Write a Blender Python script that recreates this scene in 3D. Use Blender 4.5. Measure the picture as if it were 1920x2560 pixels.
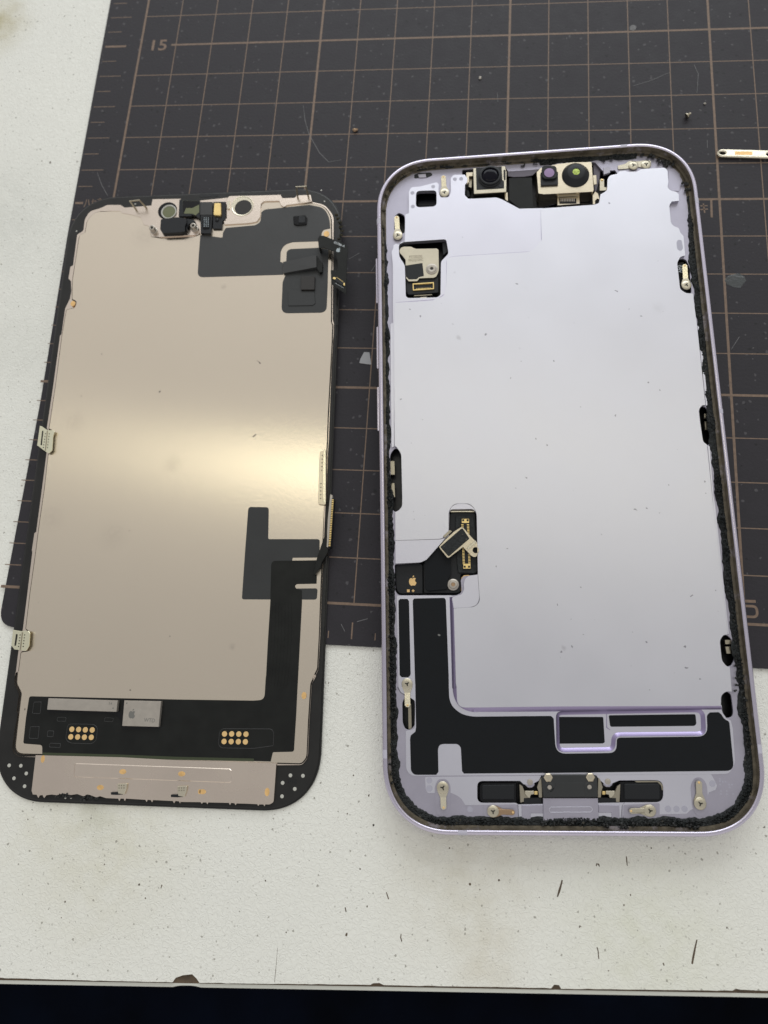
import bpy, math, random
from math import sin, cos, pi, radians, sqrt
from mathutils import Vector, Matrix, noise
from mathutils.geometry import tessellate_polygon
random.seed(7)
MM = 0.001
for o in list(bpy.data.objects): bpy.data.objects.remove(o)
scene = bpy.context.scene
COL = scene.collection

# ------------------------------------------------------------------ camera
def rodr(wx, wy, wz):
    w = Vector((wx, wy, wz)); t = w.length
    return Matrix.Rotation(t, 3, w.normalized())
CAM_R = rodr(2.88242374, 0.0729882559, -0.141157123)      # rows: right, down, forward
CAM_O = Vector((91.7137470, -19.6523150, 155.440514))     # mm
CAM_F = 1835.06764
cam_d = bpy.data.cameras.new('camera'); cam = bpy.data.objects.new('camera', cam_d); COL.objects.link(cam)
cam_d.sensor_fit = 'AUTO'; cam_d.sensor_width = 36; cam_d.lens = 36 * CAM_F / 2560
cam_d.clip_start = 0.005; cam_d.clip_end = 20
m = Matrix((CAM_R[0], -CAM_R[1], -CAM_R[2])).transposed().to_4x4()
m.translation = CAM_O * MM
cam.matrix_world = m
cam_d.dof.use_dof = True; cam_d.dof.focus_distance = 0.152; cam_d.dof.aperture_fstop = 20
scene.camera = cam

# ------------------------------------------------------------------ light
w = bpy.data.worlds.new('World'); scene.world = w; w.use_nodes = True
nt = w.node_tree; bg = nt.nodes['Background']
tc = nt.nodes.new('ShaderNodeTexCoord'); sep = nt.nodes.new('ShaderNodeSeparateXYZ')
nt.links.new(tc.outputs['Generated'], sep.inputs[0])
mr = nt.nodes.new('ShaderNodeMapRange'); mr.inputs[1].default_value = -1; mr.inputs[2].default_value = 1
nt.links.new(sep.outputs['Y'], mr.inputs[0])
ramp = nt.nodes.new('ShaderNodeValToRGB')
els = ramp.color_ramp.elements
els[0].position = 0; els[0].color = (.84, .82, .78, 1); els[1].position = 1; els[1].color = (.95, .96, .96, 1)
for pos_, v_ in ((.25, .68), (.38, .48), (.50, .52), (.65, .64), (.80, .84)):   # dimmer overhead, brighter ahead; glow behind added to lift the bench
    e_ = els.new(pos_); e_.color = (v_, v_, v_, 1)
nt.links.new(mr.outputs[0], ramp.inputs[0]); nt.links.new(ramp.outputs[0], bg.inputs[0])
bg.inputs[1].default_value = 0.93
def area(name, loc, target, sx, sy, power, color, roll=0):
    d = bpy.data.lights.new(name, 'AREA'); d.shape = 'RECTANGLE'; d.size = sx; d.size_y = sy
    d.energy = power; d.color = color
    o = bpy.data.objects.new(name, d); COL.objects.link(o); o.location = loc
    q = (Vector(target) - Vector(loc)).to_track_quat('-Z', 'Y')
    o.rotation_mode = 'QUATERNION'; o.rotation_quaternion = q @ Matrix.Rotation(roll, 4, 'Z').to_quaternion()
    return o
# long ceiling tube fixture ahead of the bench, and the daylight from the windows behind it
tube = area('ceiling_tube_lamp', (0.29, 0.405, 1.50), (0.29, 0.405, 0), 1.4, 0.12, 1.35, (1.0, 0.97, 0.74))
tube.rotation_mode = 'XYZ'; tube.rotation_euler = (0, 0, radians(-6))
area('window_light', (0.20, 1.75, 1.15), (0.1, 0.03, 0), 1.7, 0.9, 16, (0.90, 0.96, 1.0))

scene.view_settings.view_transform = 'Standard'; scene.view_settings.look = 'None'
scene.view_settings.exposure = 0; scene.view_settings.gamma = 1
scene.view_settings.use_curve_mapping = False
scene.render.engine = 'CYCLES'

# ------------------------------------------------------------------ materials
def mat(name, col, metal=0.0, rough=0.5, bump=0.0, bscale=500, spec=0.5, var=0.0, vscale=60, coat=0.0, alpha=None, trans=0.0):
    """Principled with object-space noise for tone, gloss and grain; coordinates in metres"""
    m = bpy.data.materials.new(name); m.use_nodes = True; n = m.node_tree.nodes; l = m.node_tree.links
    b = n['Principled BSDF']; b.inputs['Base Color'].default_value = (*col, 1)
    b.inputs['Metallic'].default_value = metal; b.inputs['Roughness'].default_value = rough
    b.inputs['Specular IOR Level'].default_value = spec; b.inputs['Coat Weight'].default_value = coat
    if trans: b.inputs['Transmission Weight'].default_value = trans
    tcn = n.new('ShaderNodeTexCoord')
    if var:
        nz = n.new('ShaderNodeTexNoise'); nz.inputs['Scale'].default_value = vscale; nz.inputs['Detail'].default_value = 4
        l.new(tcn.outputs['Object'], nz.inputs['Vector'])
        r = n.new('ShaderNodeMapRange'); r.inputs[1].default_value = .3; r.inputs[2].default_value = .7
        r.inputs[3].default_value = 1 - var; r.inputs[4].default_value = 1 + var
        l.new(nz.outputs['Fac'], r.inputs[0])
        mx = n.new('ShaderNodeVectorMath'); mx.operation = 'SCALE'; mx.inputs[0].default_value = col
        l.new(r.outputs[0], mx.inputs['Scale']); l.new(mx.outputs[0], b.inputs['Base Color'])
        r2 = n.new('ShaderNodeMapRange'); r2.inputs[3].default_value = rough * .85; r2.inputs[4].default_value = min(1, rough * 1.15)
        l.new(nz.outputs['Fac'], r2.inputs[0]); l.new(r2.outputs[0], b.inputs['Roughness'])
    if bump:
        nb = n.new('ShaderNodeTexNoise'); nb.inputs['Scale'].default_value = bscale; nb.inputs['Detail'].default_value = 3
        l.new(tcn.outputs['Object'], nb.inputs['Vector'])
        bp = n.new('ShaderNodeBump'); bp.inputs['Strength'].default_value = bump; bp.inputs['Distance'].default_value = 0.0001
        l.new(nb.outputs['Fac'], bp.inputs['Height']); l.new(bp.outputs[0], b.inputs['Normal'])
    return m

def add_specks(m, col, scale, thresh, amount=1.0, soft=0.03, seed=0, size=0.35):
    """small irregular marks: cells of a voronoi whose random value passes a threshold"""
    n = m.node_tree.nodes; l = m.node_tree.links; b = n['Principled BSDF']
    tcn = n.new('ShaderNodeTexCoord'); mp = n.new('ShaderNodeMapping'); mp.inputs['Location'].default_value = (seed * .37, seed * .11, 0)
    l.new(tcn.outputs['Object'], mp.inputs[0])
    nz = n.new('ShaderNodeTexNoise'); nz.inputs['Scale'].default_value = scale * 2.5; nz.inputs['Detail'].default_value = 2
    l.new(mp.outputs[0], nz.inputs['Vector'])
    ad = n.new('ShaderNodeVectorMath'); ad.operation = 'SCALE'; ad.inputs['Scale'].default_value = 0.5 / scale
    l.new(nz.outputs['Color'], ad.inputs[0])
    ad2 = n.new('ShaderNodeVectorMath'); ad2.operation = 'ADD'; l.new(mp.outputs[0], ad2.inputs[0]); l.new(ad.outputs[0], ad2.inputs[1])
    v = n.new('ShaderNodeTexVoronoi'); v.voronoi_dimensions = '2D'; v.inputs['Scale'].default_value = scale
    l.new(ad2.outputs[0], v.inputs['Vector'])
    sx = n.new('ShaderNodeSeparateXYZ'); l.new(v.outputs['Color'], sx.inputs[0])
    gt = n.new('ShaderNodeMapRange'); gt.inputs[1].default_value = thresh; gt.inputs[2].default_value = 1; gt.inputs[3].default_value = 0; gt.inputs[4].default_value = size
    l.new(sx.outputs['X'], gt.inputs[0])
    ds = n.new('ShaderNodeMath'); ds.operation = 'SUBTRACT'; l.new(gt.outputs[0], ds.inputs[0]); l.new(v.outputs['Distance'], ds.inputs[1])
    st = n.new('ShaderNodeMapRange'); st.inputs[1].default_value = 0; st.inputs[2].default_value = soft; st.inputs[4].default_value = amount
    l.new(ds.outputs[0], st.inputs[0])
    mx = n.new('ShaderNodeMix'); mx.data_type = 'RGBA'; mx.inputs['B'].default_value = (*col, 1)
    l.new(st.outputs[0], mx.inputs['Factor'])
    src = b.inputs['Base Color']
    if src.is_linked: l.new(src.links[0].from_socket, mx.inputs['A'])
    else: mx.inputs['A'].default_value = src.default_value
    l.new(mx.outputs['Result'], src)
    return st.outputs[0]

def add_stains(m, blobs, scale=90):
    """worn or stained patches at fixed places on the thing: (x, y, radius mm, colour, amount)"""
    n = m.node_tree.nodes; l = m.node_tree.links; b = n['Principled BSDF']
    tcn = n.new('ShaderNodeTexCoord')
    nz = n.new('ShaderNodeTexNoise'); nz.inputs['Scale'].default_value = scale; nz.inputs['Detail'].default_value = 6
    l.new(tcn.outputs['Object'], nz.inputs['Vector'])
    for (x, y, rad, colr, amt) in blobs:
        d = n.new('ShaderNodeVectorMath'); d.operation = 'DISTANCE'; d.inputs[1].default_value = (x * MM, y * MM, 0)
        l.new(tcn.outputs['Object'], d.inputs[0])
        r = n.new('ShaderNodeMapRange'); r.interpolation_type = 'SMOOTHSTEP'
        r.inputs[1].default_value = rad * MM; r.inputs[2].default_value = 0; l.new(d.outputs['Value'], r.inputs[0])
        mu = n.new('ShaderNodeMath'); mu.operation = 'MULTIPLY'; l.new(r.outputs[0], mu.inputs[0])
        nr = n.new('ShaderNodeMapRange'); nr.inputs[1].default_value = .3; nr.inputs[2].default_value = .7; nr.inputs[3].default_value = amt * .35; nr.inputs[4].default_value = amt
        l.new(nz.outputs['Fac'], nr.inputs[0]); l.new(nr.outputs[0], mu.inputs[1])
        mx = n.new('ShaderNodeMix'); mx.data_type = 'RGBA'; mx.inputs['B'].default_value = (*colr, 1)
        l.new(mu.outputs[0], mx.inputs['Factor']); src = b.inputs['Base Color']
        if src.is_linked: l.new(src.links[0].from_socket, mx.inputs['A'])
        else: mx.inputs['A'].default_value = src.default_value
        l.new(mx.outputs['Result'], src)

M = {}
# white orange-peel laminate
def laminate():
    m = mat('white_laminate', (.80, .79, .725), 0, .42, 0, var=.03, vscale=14)
    n = m.node_tree.nodes; l = m.node_tree.links; b = n['Principled BSDF']
    tcn = n.new('ShaderNodeTexCoord')
    nz = n.new('ShaderNodeTexNoise'); nz.inputs['Scale'].default_value = 1150; nz.inputs['Detail'].default_value = .6; nz.inputs['Distortion'].default_value = .9
    l.new(tcn.outputs['Object'], nz.inputs['Vector'])
    ab = n.new('ShaderNodeMath'); ab.operation = 'SUBTRACT'; ab.inputs[1].default_value = .5; l.new(nz.outputs['Fac'], ab.inputs[0])
    aa = n.new('ShaderNodeMath'); aa.operation = 'ABSOLUTE'; l.new(ab.outputs[0], aa.inputs[0])
    rr = n.new('ShaderNodeMapRange'); rr.interpolation_type = 'SMOOTHSTEP'; rr.inputs[1].default_value = .16; rr.inputs[2].default_value = 0; l.new(aa.outputs[0], rr.inputs[0])
    bp = n.new('ShaderNodeBump'); bp.inputs['Strength'].default_value = .55; bp.inputs['Distance'].default_value = .00010
    l.new(rr.outputs[0], bp.inputs['Height']); l.new(bp.outputs[0], b.inputs['Normal'])
    add_stains(m, [(95, -52, 22, (.50, .44, .30), .38), (100, -66, 10, (.45, .36, .2), .3), (20, -50, 30, (.60, .56, .40), .5), (130, -60, 25, (.60, .60, .42), .4),
                   (-46, 160, 16, (.42, .36, .18), .9), (-30, 95, 26, (.45, .46, .42), .35), (88, -28, 9, (.42, .40, .36), .35), (20, -47, 8, (.5, .5, .4), .4), (-20, 60, 20, (.5, .5, .45), .25)], 240)
    add_specks(m, (.24, .22, .18), 1000, .955, .7, .05, 1, .28)
    add_specks(m, (.12, .10, .08), 380, .996, .9, .04, 2, .16)
    add_specks(m, (.36, .34, .30), 1700, .90, .45, .1, 3, .38)
    return m
M['laminate'] = laminate()
M['core'] = mat('brown_board_core', (.10, .07, .045), 0, .9, .8, 900, var=.3, vscale=600)
M['band'] = mat('white_edge_band', (.62, .62, .56), 0, .4, var=.04)
M['floor'] = mat('dark_navy_floor', (.0012, .0022, .0055), 0, .9, spec=.05, var=.6, vscale=14)
M['mat'] = mat('charcoal_rubber', (.0262, .0235, .0278), 0, .6, .5, 1500, .28, .10, 300)
add_specks(M['mat'], (.30, .29, .28), 420, .97, .45, .03, 4, .07)
add_specks(M['mat'], (.12, .115, .12), 700, .86, .5, .1, 5, .3)
add_specks(M['mat'], (.010, .010, .010), 600, .88, .6, .1, 6, .3)
M['print'] = mat('brown_print', (.19, .13, .092), 0, .6, .3, 1500, .4, .2, 900)
M['scuff'] = mat('pale_scuff', (.16, .158, .16), 0, .8, var=.3, vscale=3000)
M['lav'] = mat('lavender_anodised_plate', (.650, .645, .70), .92, .36, .12, 8000, var=.015, vscale=60)
add_specks(M['lav'], (.16, .15, .18), 420, .93, .75, .05, 7, .12)
add_specks(M['lav'], (.40, .39, .43), 160, .965, .5, .1, 8, .12)
M['lav2'] = mat('lavender_bead_blasted_floor', (.42, .40, .47), .85, .48, .15, 8000, var=.05, vscale=200)
M['lav3'] = mat('pale_lavender_cover', (.640, .630, .700), .92, .37, .1, 8000, var=.02)
add_specks(M['lav3'], (.16, .15, .18), 420, .965, .7, .05, 9, .10)
M['lavstep'] = mat('lavender_shaded_step', (.34, .29, .45), .95, .30)  # same anodised metal in darker purple, shade of the step walls in its colour
M['disc'] = mat('grey_lavender_window', (.42, .41, .48), .3, .5)
M['rim'] = mat('lavender_polished_rim', (.57, .53, .63), .95, .26, 0, 3000, var=.03, vscale=100)
M['antenna'] = mat('grey_lavender_plastic', (.50, .48, .56), 0, .4)
M['black'] = mat('black_rubber_sheet', (.006, .007, .0085), 0, .62, .3, 3000, .18, .1, 500)
add_specks(M['black'], (.3, .3, .28), 170, .97, .6, .03, 11, .07)
M['black2'] = mat('black_plastic', (.011, .012, .014), 0, .42, .2, 2000, .3)
M['gloss'] = mat('black_gloss', (.004, .004, .005), 0, .14, spec=.3)
M['cavity'] = mat('dark_interior', (.006, .006, .007), .2, .35, .6, 700)
M['foam'] = mat('black_foam', (.014, .016, .016), 0, .55, 1.0, 2600, .3, .5, 1500)
add_specks(M['foam'], (.10, .09, .07), 1300, .86, .6, .1, 21, .34)
M['gunk'] = mat('torn_black_adhesive', (.010, .010, .009), 0, .45, 1.0, 1800, .5, .5, 900)
def dirtywall():
    m = mat('inner_wall_residue', (.12, .10, .072), .3, .55, .8, 1600, .4, .35, 700)
    n = m.node_tree.nodes; l = m.node_tree.links; b = n['Principled BSDF']
    tcn = n.new('ShaderNodeTexCoord'); nz = n.new('ShaderNodeTexNoise'); nz.inputs['Scale'].default_value = 170; nz.inputs['Detail'].default_value = 8; nz.inputs['Roughness'].default_value = .7
    l.new(tcn.outputs['Object'], nz.inputs['Vector'])
    r = n.new('ShaderNodeMapRange'); r.inputs[1].default_value = .55; r.inputs[2].default_value = .68; l.new(nz.outputs['Fac'], r.inputs[0])
    mx = n.new('ShaderNodeMix'); mx.data_type = 'RGBA'; mx.inputs['B'].default_value = (.30, .27, .30, 1)
    l.new(b.inputs['Base Color'].links[0].from_socket, mx.inputs['A']); l.new(r.outputs[0], mx.inputs['Factor']); l.new(mx.outputs['Result'], b.inputs['Base Color'])
    return m
M['wall'] = dirtywall()
M['steel'] = mat('warm_steel', (.66, .58, .44), 1, .30, .15, 2500, var=.04, vscale=300)
M['steelb'] = mat('bright_steel', (.72, .66, .52), 1, .22, .1, 2500, var=.04, vscale=300)
M['steeld'] = mat('dim_steel', (.40, .36, .28), 1, .35, .2, 2500)
M['screw'] = mat('champagne_screw', (.56, .51, .40), .9, .34, .1, 2500)
M['recess'] = mat('dark_recess', (.02, .018, .014), .3, .5)
M['gold'] = mat('gold_plating', (.86, .64, .27), .8, .32, .1, 3000, var=.08, vscale=500)
M['golddull'] = mat('matte_gold_pad', (.80, .54, .24), .35, .45, var=.06, vscale=600)
M['weld'] = mat('amber_weld_mark', (.78, .49, .20), .4, .40, var=.15, vscale=900)
M['paleclip'] = mat('pale_gold_clip', (.86, .83, .62), 1, .25, .1, 2500)
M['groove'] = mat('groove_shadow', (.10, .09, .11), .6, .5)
M['copper'] = mat('tan_contact', (.40, .27, .17), .8, .35)
def panelmetal():
    m = mat('champagne_display_backing', (.78, .685, .56), 1, .30, .0, 3000, var=.012, vscale=25)
    n = m.node_tree.nodes; l = m.node_tree.links; b = n['Principled BSDF']
    tcn = n.new('ShaderNodeTexCoord'); mp = n.new('ShaderNodeMapping'); mp.inputs['Scale'].default_value = (2600, 900, 900)
    l.new(tcn.outputs['Object'], mp.inputs[0])
    nb = n.new('ShaderNodeTexNoise'); nb.inputs['Scale'].default_value = 1; nb.inputs['Detail'].default_value = 4; nb.inputs['Roughness'].default_value = .7
    l.new(mp.outputs[0], nb.inputs['Vector'])
    bp = n.new('ShaderNodeBump'); bp.inputs['Strength'].default_value = .18; bp.inputs['Distance'].default_value = 0.00004
    l.new(nb.outputs['Fac'], bp.inputs['Height']); l.new(bp.outputs[0], b.inputs['Normal'])
    b.inputs['Anisotropic'].default_value = .95; b.inputs['Roughness'].default_value = .24
    vt = n.new('ShaderNodeVectorTransform'); vt.vector_type = 'VECTOR'; vt.convert_from = 'OBJECT'; vt.convert_to = 'WORLD'; vt.inputs[0].default_value = (1, 0, 0)
    l.new(vt.outputs[0], b.inputs['Tangent'])
    for k in list(b.inputs['Roughness'].links): l.remove(k)
    add_specks(m, (.16, .14, .12), 260, .975, .8, .04, 12, .10)
    return m
M['panel'] = panelmetal()
M['bracket'] = mat('rose_steel_bracket', (.72, .62, .53), 1, .27, .1, 2500, var=.03, vscale=80)
M['film'] = mat('charcoal_film', (.040, .040, .040), 0, .45, .15, 1500, .4, .06, 200)
M['film2'] = mat('slate_film', (.027, .028, .0285), 0, .42, .15, 1500, .4, .06, 200)
M['flex'] = mat('black_flex', (.010, .0105, .0095), 0, .34, .2, 800, .22, .2, 300)
M['flexg'] = mat('dark_green_circuit_edge', (.035, .045, .018), 0, .4)
M['glassb'] = mat('black_display_border', (.014, .0135, .0125), 0, .36, .1, 900, .36, .2, 200)
M['tape'] = mat('brown_black_tape', (.018, .015, .013), 0, .6, .3, 2000)
M['chip'] = mat('silver_chip', (.44, .40, .35), .6, .38, .2, 3000, var=.05, vscale=800)
M['ink'] = mat('grey_ink', (.17, .165, .15), .2, .5)
M['inkd'] = mat('engraved_mark', (.20, .17, .11), .3, .5)
M['white'] = mat('white_ink', (.62, .66, .68), 0, .5)
M['logo'] = mat('pale_logo', (.35, .40, .42), .2, .45)
M['palegrey'] = mat('pale_grey_clear', (.50, .49, .44), 0, .35)
M['greenring'] = mat('green_glass', (.16, .17, .09), .1, .15)
M['lensdark'] = mat('dark_lens', (.003, .003, .007), 0, .05, spec=.12)
M['purple'] = mat('violet_filter', (.34, .24, .40), .4, .15)
M['lime'] = mat('lime_emitter_window', (.38, .48, .10), .3, .2, .8, 2500, var=.5, vscale=3500)
M['clear'] = mat('clear_flake', (.34, .34, .35), 0, .25, .6, 900)
M['gflex'] = mat('grey_violet_flex', (.12, .105, .13), .2, .4)
M['mould'] = mat('brown_green_grime', (.055, .048, .028), 0, .8, 1.0, 1600, .4, .5, 900)
M['nylon'] = mat('grey_mould', (.42, .40, .45), .5, .5, .2, 2500)

# ------------------------------------------------------------------ tracing: pixels of the photo -> mm on a real plane
CROPS = {'S': (0, 0, 1), 'PA': (900, 340, 3.318), 'PB': (1360, 340, 2.9625), 'PC': (920, 740, 4.366), 'PD': (920, 1220, 4.366),
         'PE': (1600, 740, 4.425), 'PF': (1560, 1240, 4.425), 'PG': (920, 1680, 3.190), 'PH': (1400, 1680, 3.190),
         'DA': (0, 440, 3.318), 'DB': (440, 440, 3.318), 'DC': (0, 1060, 3.318), 'DD': (440, 1060, 3.318), 'DE': (0, 1680, 3.318), 'DF': (440, 1680, 3.190),
         'MA': (0, 0, 1.728), 'MB': (960, 0, 1.728), 'TA': (0, 2060, 1.728), 'TB': (960, 2060, 1.728),
         'z3': (380, 480, 7.541), 'z4': (640, 560, 6.9125), 'z5': (980, 590, 11.06), 'z6': (1160, 390, 6.381), 'z7': (1380, 390, 5.184), 'z8': (1180, 1920, 3.318),
         'c1': (60, 1050, 13.825), 'c2': (20, 1560, 16.59), 'c3': (760, 1100, 5.825), 'c4': (1660, 240, 6.381), 'c6': (960, 1240, 6.9125)}
class Frame:
    def __init__(s, O, R): s.O = Vector(O); s.R = R; s.Ri = R.transposed()
    def px(s, u, v, z):
        d = CAM_R.transposed() @ Vector(((u - 960) / CAM_F, (v - 1280) / CAM_F, 1))
        o = s.Ri @ (CAM_O - s.O); d = s.Ri @ d; t = (z - o.z) / d.z
        return o.x + t * d.x, o.y + t * d.y
    def mw(s):
        m = s.R.to_4x4(); m.translation = s.O * MM; return m
def P(fr, z, *items):
    out = []; c = CROPS['S']
    for it in items:
        if isinstance(it, str): c = CROPS[it]; continue
        x, y = fr.px(c[0] + it[0] / c[2], c[1] + it[1] / c[2], z)
        out.append((x, y, it[2] if len(it) > 2 else None))
    return out

def area2(p): return sum(p[i][0] * p[(i + 1) % len(p)][1] - p[(i + 1) % len(p)][0] * p[i][1] for i in range(len(p))) / 2
def rnd(pts, r=0.3, seg=5):
    """round each corner of the outline (third value = its own radius, mm); counter-clockwise"""
    n = len(pts); out = []
    for i in range(n):
        p0, p1, p2 = [Vector(pts[(i + k) % n][:2]) for k in (-1, 0, 1)]
        rr = pts[i][2] if len(pts[i]) > 2 and pts[i][2] is not None else r
        a = (p0 - p1); b = (p2 - p1); la, lb = a.length, b.length
        if rr <= 0.001 or la < 1e-6 or lb < 1e-6: out.append((p1.x, p1.y)); continue
        a /= la; b /= lb; ang = math.acos(max(-1, min(1, a.dot(b))))
        if ang > pi - .06: out.append((p1.x, p1.y)); continue
        t = rr / math.tan(ang / 2)
        if rr >= .4: t = max(t, rr * .95)
        t = min(t, la * .49, lb * .49)
        q0 = p1 + a * t; q2 = p1 + b * t
        for k in range(seg + 1):
            s = k / seg; v = (1 - s) ** 2 * q0 + 2 * s * (1 - s) * p1 + s * s * q2
            out.append((v.x, v.y))
    res = []
    for p in out:
        if not res or (abs(p[0] - res[-1][0]) + abs(p[1] - res[-1][1])) > 1e-4: res.append(p)
    if area2(res) < 0: res.reverse()
    return res
def inset(p, d):
    n = len(p); out = []
    for i in range(n):
        a, b, c = Vector(p[i - 1]), Vector(p[i]), Vector(p[(i + 1) % n])
        e1 = (b - a).normalized(); e2 = (c - b).normalized()
        n1 = Vector((-e1.y, e1.x)); n2 = Vector((-e2.y, e2.x)); s = n1 + n2
        if s.length < 1e-6: s = n1
        s.normalize(); k = d / max(.5, s.dot(n1)); out.append((b.x + s.x * k, b.y + s.y * k))
    return out
def crosses(p):
    n = len(p)
    def cr(a, b, c): return (b[0] - a[0]) * (c[1] - a[1]) - (b[1] - a[1]) * (c[0] - a[0])
    for i in range(n):
        a, b = p[i], p[(i + 1) % n]; x0, x1 = (a[0], b[0]) if a[0] < b[0] else (b[0], a[0]); y0, y1 = (a[1], b[1]) if a[1] < b[1] else (b[1], a[1])
        for j in range(i + 2, n):
            if i == 0 and j == n - 1: continue
            c, d = p[j], p[(j + 1) % n]
            if (c[0] < x0 and d[0] < x0) or (c[0] > x1 and d[0] > x1) or (c[1] < y0 and d[1] < y0) or (c[1] > y1 and d[1] > y1): continue
            if cr(a, b, c) * cr(a, b, d) < 0 and cr(c, d, a) * cr(c, d, b) < 0: return True
    return False
def simp(p, e):
    out = [p[0]]
    for q in p[1:]:
        if (q[0] - out[-1][0]) ** 2 + (q[1] - out[-1][1]) ** 2 > e * e: out.append(q)
    if len(out) > 3 and (out[0][0] - out[-1][0]) ** 2 + (out[0][1] - out[-1][1]) ** 2 < e * e: out.pop()
    return out if len(out) > 3 else p
def circ(cx, cy, r, n=24, r2=None, rot=0):
    r2 = r2 or r; o = []
    for k in range(n):
        a = 2 * pi * k / n; x = r * cos(a); y = r2 * sin(a)
        o.append((cx + x * cos(rot) - y * sin(rot), cy + x * sin(rot) + y * cos(rot)))
    return o
def rect(cx, cy, w, h, rot=0, r=.1):
    o = []
    for sx, sy in ((-1, -1), (1, -1), (1, 1), (-1, 1)):
        x = sx * w / 2; y = sy * h / 2; o.append((cx + x * cos(rot) - y * sin(rot), cy + x * sin(rot) + y * cos(rot)))
    return rnd(o, r, 4) if r else o

class MB:
    """collects verts/faces in mm; build() links ONE mesh object"""
    def __init__(s): s.v = []; s.f = []; s.sm = False
    def face(s, pts): i = len(s.v); s.v += [tuple(p) for p in pts]; s.f.append(tuple(range(i, i + len(pts))))
    def loops(s, rings, closed=True):
        base = len(s.v); n = len(rings[0])
        for r in rings: s.v += [tuple(p) for p in r]
        for k in range(len(rings) - 1):
            for i in range(n if closed else n - 1):
                j = (i + 1) % n
                s.f.append((base + k * n + i, base + k * n + j, base + (k + 1) * n + j, base + (k + 1) * n + i))
        return s
    def cap(s, polys, z, flip=False):
        vs = [[Vector((x, y, 0)) for x, y in p] for p in polys]; flat = [q for p in polys for q in p]
        base = len(s.v); zz = z if callable(z) else (lambda x, y: z)
        s.v += [(x, y, zz(x, y)) for x, y in flat]
        for t in tessellate_polygon(vs):
            a, b, c = [flat[i] for i in t]
            ar = (b[0] - a[0]) * (c[1] - a[1]) - (c[0] - a[0]) * (b[1] - a[1])
            if abs(ar) < 1e-9: continue
            t = tuple(base + i for i in t)
            if (ar < 0) != flip: t = t[::-1]
            s.f.append(t)
        return s
    def plate(s, poly, z1, z0, holes=(), bev=0.05):
        if area2(poly) < 0: poly = poly[::-1]
        hs = [h if area2(h) > 0 else h[::-1] for h in holes]
        if bev:
            poly = simp(poly, min(bev * .5, .03)); ti = inset(poly, bev)
            for _ in range(5):
                if not crosses(ti): break
                bev *= .6; ti = inset(poly, bev)
            th = [inset(h, -bev) for h in hs]
        else: ti = poly; th = hs
        s.cap([ti] + th, z1)
        s.cap([poly] + hs, z0, True)
        L = lambda p, z: [(x, y, z) for x, y in p]
        if bev: s.loops([L(poly, z0), L(poly, z1 - bev), L(ti, z1)])
        else: s.loops([L(poly, z0), L(poly, z1)])
        for h, t in zip(hs, th):
            if bev: s.loops([L(t, z1), L(h, z1 - bev), L(h, z0)])
            else: s.loops([L(h, z1), L(h, z0)])
        return s
    def lathe(s, cx, cy, prof, n=28, capped=True, n_off=None):
        rings = [[(cx + r * cos(2 * pi * k / n), cy + r * sin(2 * pi * k / n), z) for k in range(n)] for r, z in prof]
        s.loops(rings)
        if capped:
            s.face(rings[-1]); s.face(rings[0][::-1])
        return s
    def box(s, x0, y0, z0, x1, y1, z1): return s.plate([(x0, y0), (x1, y0), (x1, y1), (x0, y1)], z1, z0, (), 0)
    def build(s, name, material, parent=None, label=None, smooth=False):
        me = bpy.data.meshes.new(name)
        me.from_pydata([(x * MM, y * MM, z * MM) for x, y, z in s.v], [], s.f)
        me.materials.append(M[material]); me.validate()
        if smooth:
            for p in me.polygons: p.use_smooth = True
            try: me.set_sharp_from_angle(angle=radians(40))
            except Exception: pass
        o = bpy.data.objects.new(name, me); COL.objects.link(o)
        if parent is not None: o.parent = parent
        if label: o['label'] = label
        return o

def thing(name, label, cat, fr=None, group=None):
    o = bpy.data.objects.new(name, None); COL.objects.link(o); o.empty_display_size = .01
    if fr: o.matrix_world = fr.mw()
    o['label'] = label; o['category'] = cat
    if group: o['group'] = group
    return o
def tagm(o, label, cat, group=None):
    o['label'] = label; o['category'] = cat
    if group: o['group'] = group
    return o
def plate(name, material, parent, poly, z1, z0, holes=(), bev=.05, label=None):
    return MB().plate(poly, z1, z0, holes, bev).build(name, material, parent, label)
def text(name, s, material, parent, x, y, z, size, rot=0, sx=1, align='CENTER', depth=.01, shear=0, bold=0):
    c = bpy.data.curves.new(name, 'FONT'); c.body = s; c.size = size * MM; c.align_x = align; c.align_y = 'CENTER'; c.extrude = depth * MM
    c.shear = shear; c.offset = bold * MM
    t = bpy.data.objects.new(name, c); COL.objects.link(t)
    dg = bpy.context.evaluated_depsgraph_get(); me = bpy.data.meshes.new_from_object(t.evaluated_get(dg))
    bpy.data.objects.remove(t)
    me.transform(Matrix.Translation((x * MM, y * MM, z * MM)) @ Matrix.Rotation(rot, 4, 'Z') @ Matrix.Diagonal((sx, 1, 1, 1)))
    me.materials.clear(); me.materials.append(M[material])
    o = bpy.data.objects.new(name, me); COL.objects.link(o); o.parent = parent
    return o
APB = [(0, .60), (.12, .68), (.28, .68), (.38, .6), (.28, .48), (.26, .36), (.32, .22), (.42, .14), (.36, -.02), (.24, -.18), (.14, -.2), (0, -.15), (-.14, -.2), (-.26, -.14), (-.38, .04), (-.42, .28), (-.38, .5), (-.26, .66), (-.12, .68)]
APL = [(0, .72), (.02, .84), (.1, .93), (.2, .97), (.19, .86), (.11, .75)]
def emblem(name, material, parent, x, y, z, h, rot=0, flipx=1):
    b = MB()
    for p in (APB, APL):
        q = [((px * flipx) * h / 1.17, (py - .38) * h / 1.17) for px, py in p]
        q = [(x + a * cos(rot) - c * sin(rot), y + a * sin(rot) + c * cos(rot)) for a, c in q]
        b.plate(rnd(q, h * .05, 2), z + .012, z, (), 0)
    return b.build(name, material, parent)

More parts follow.
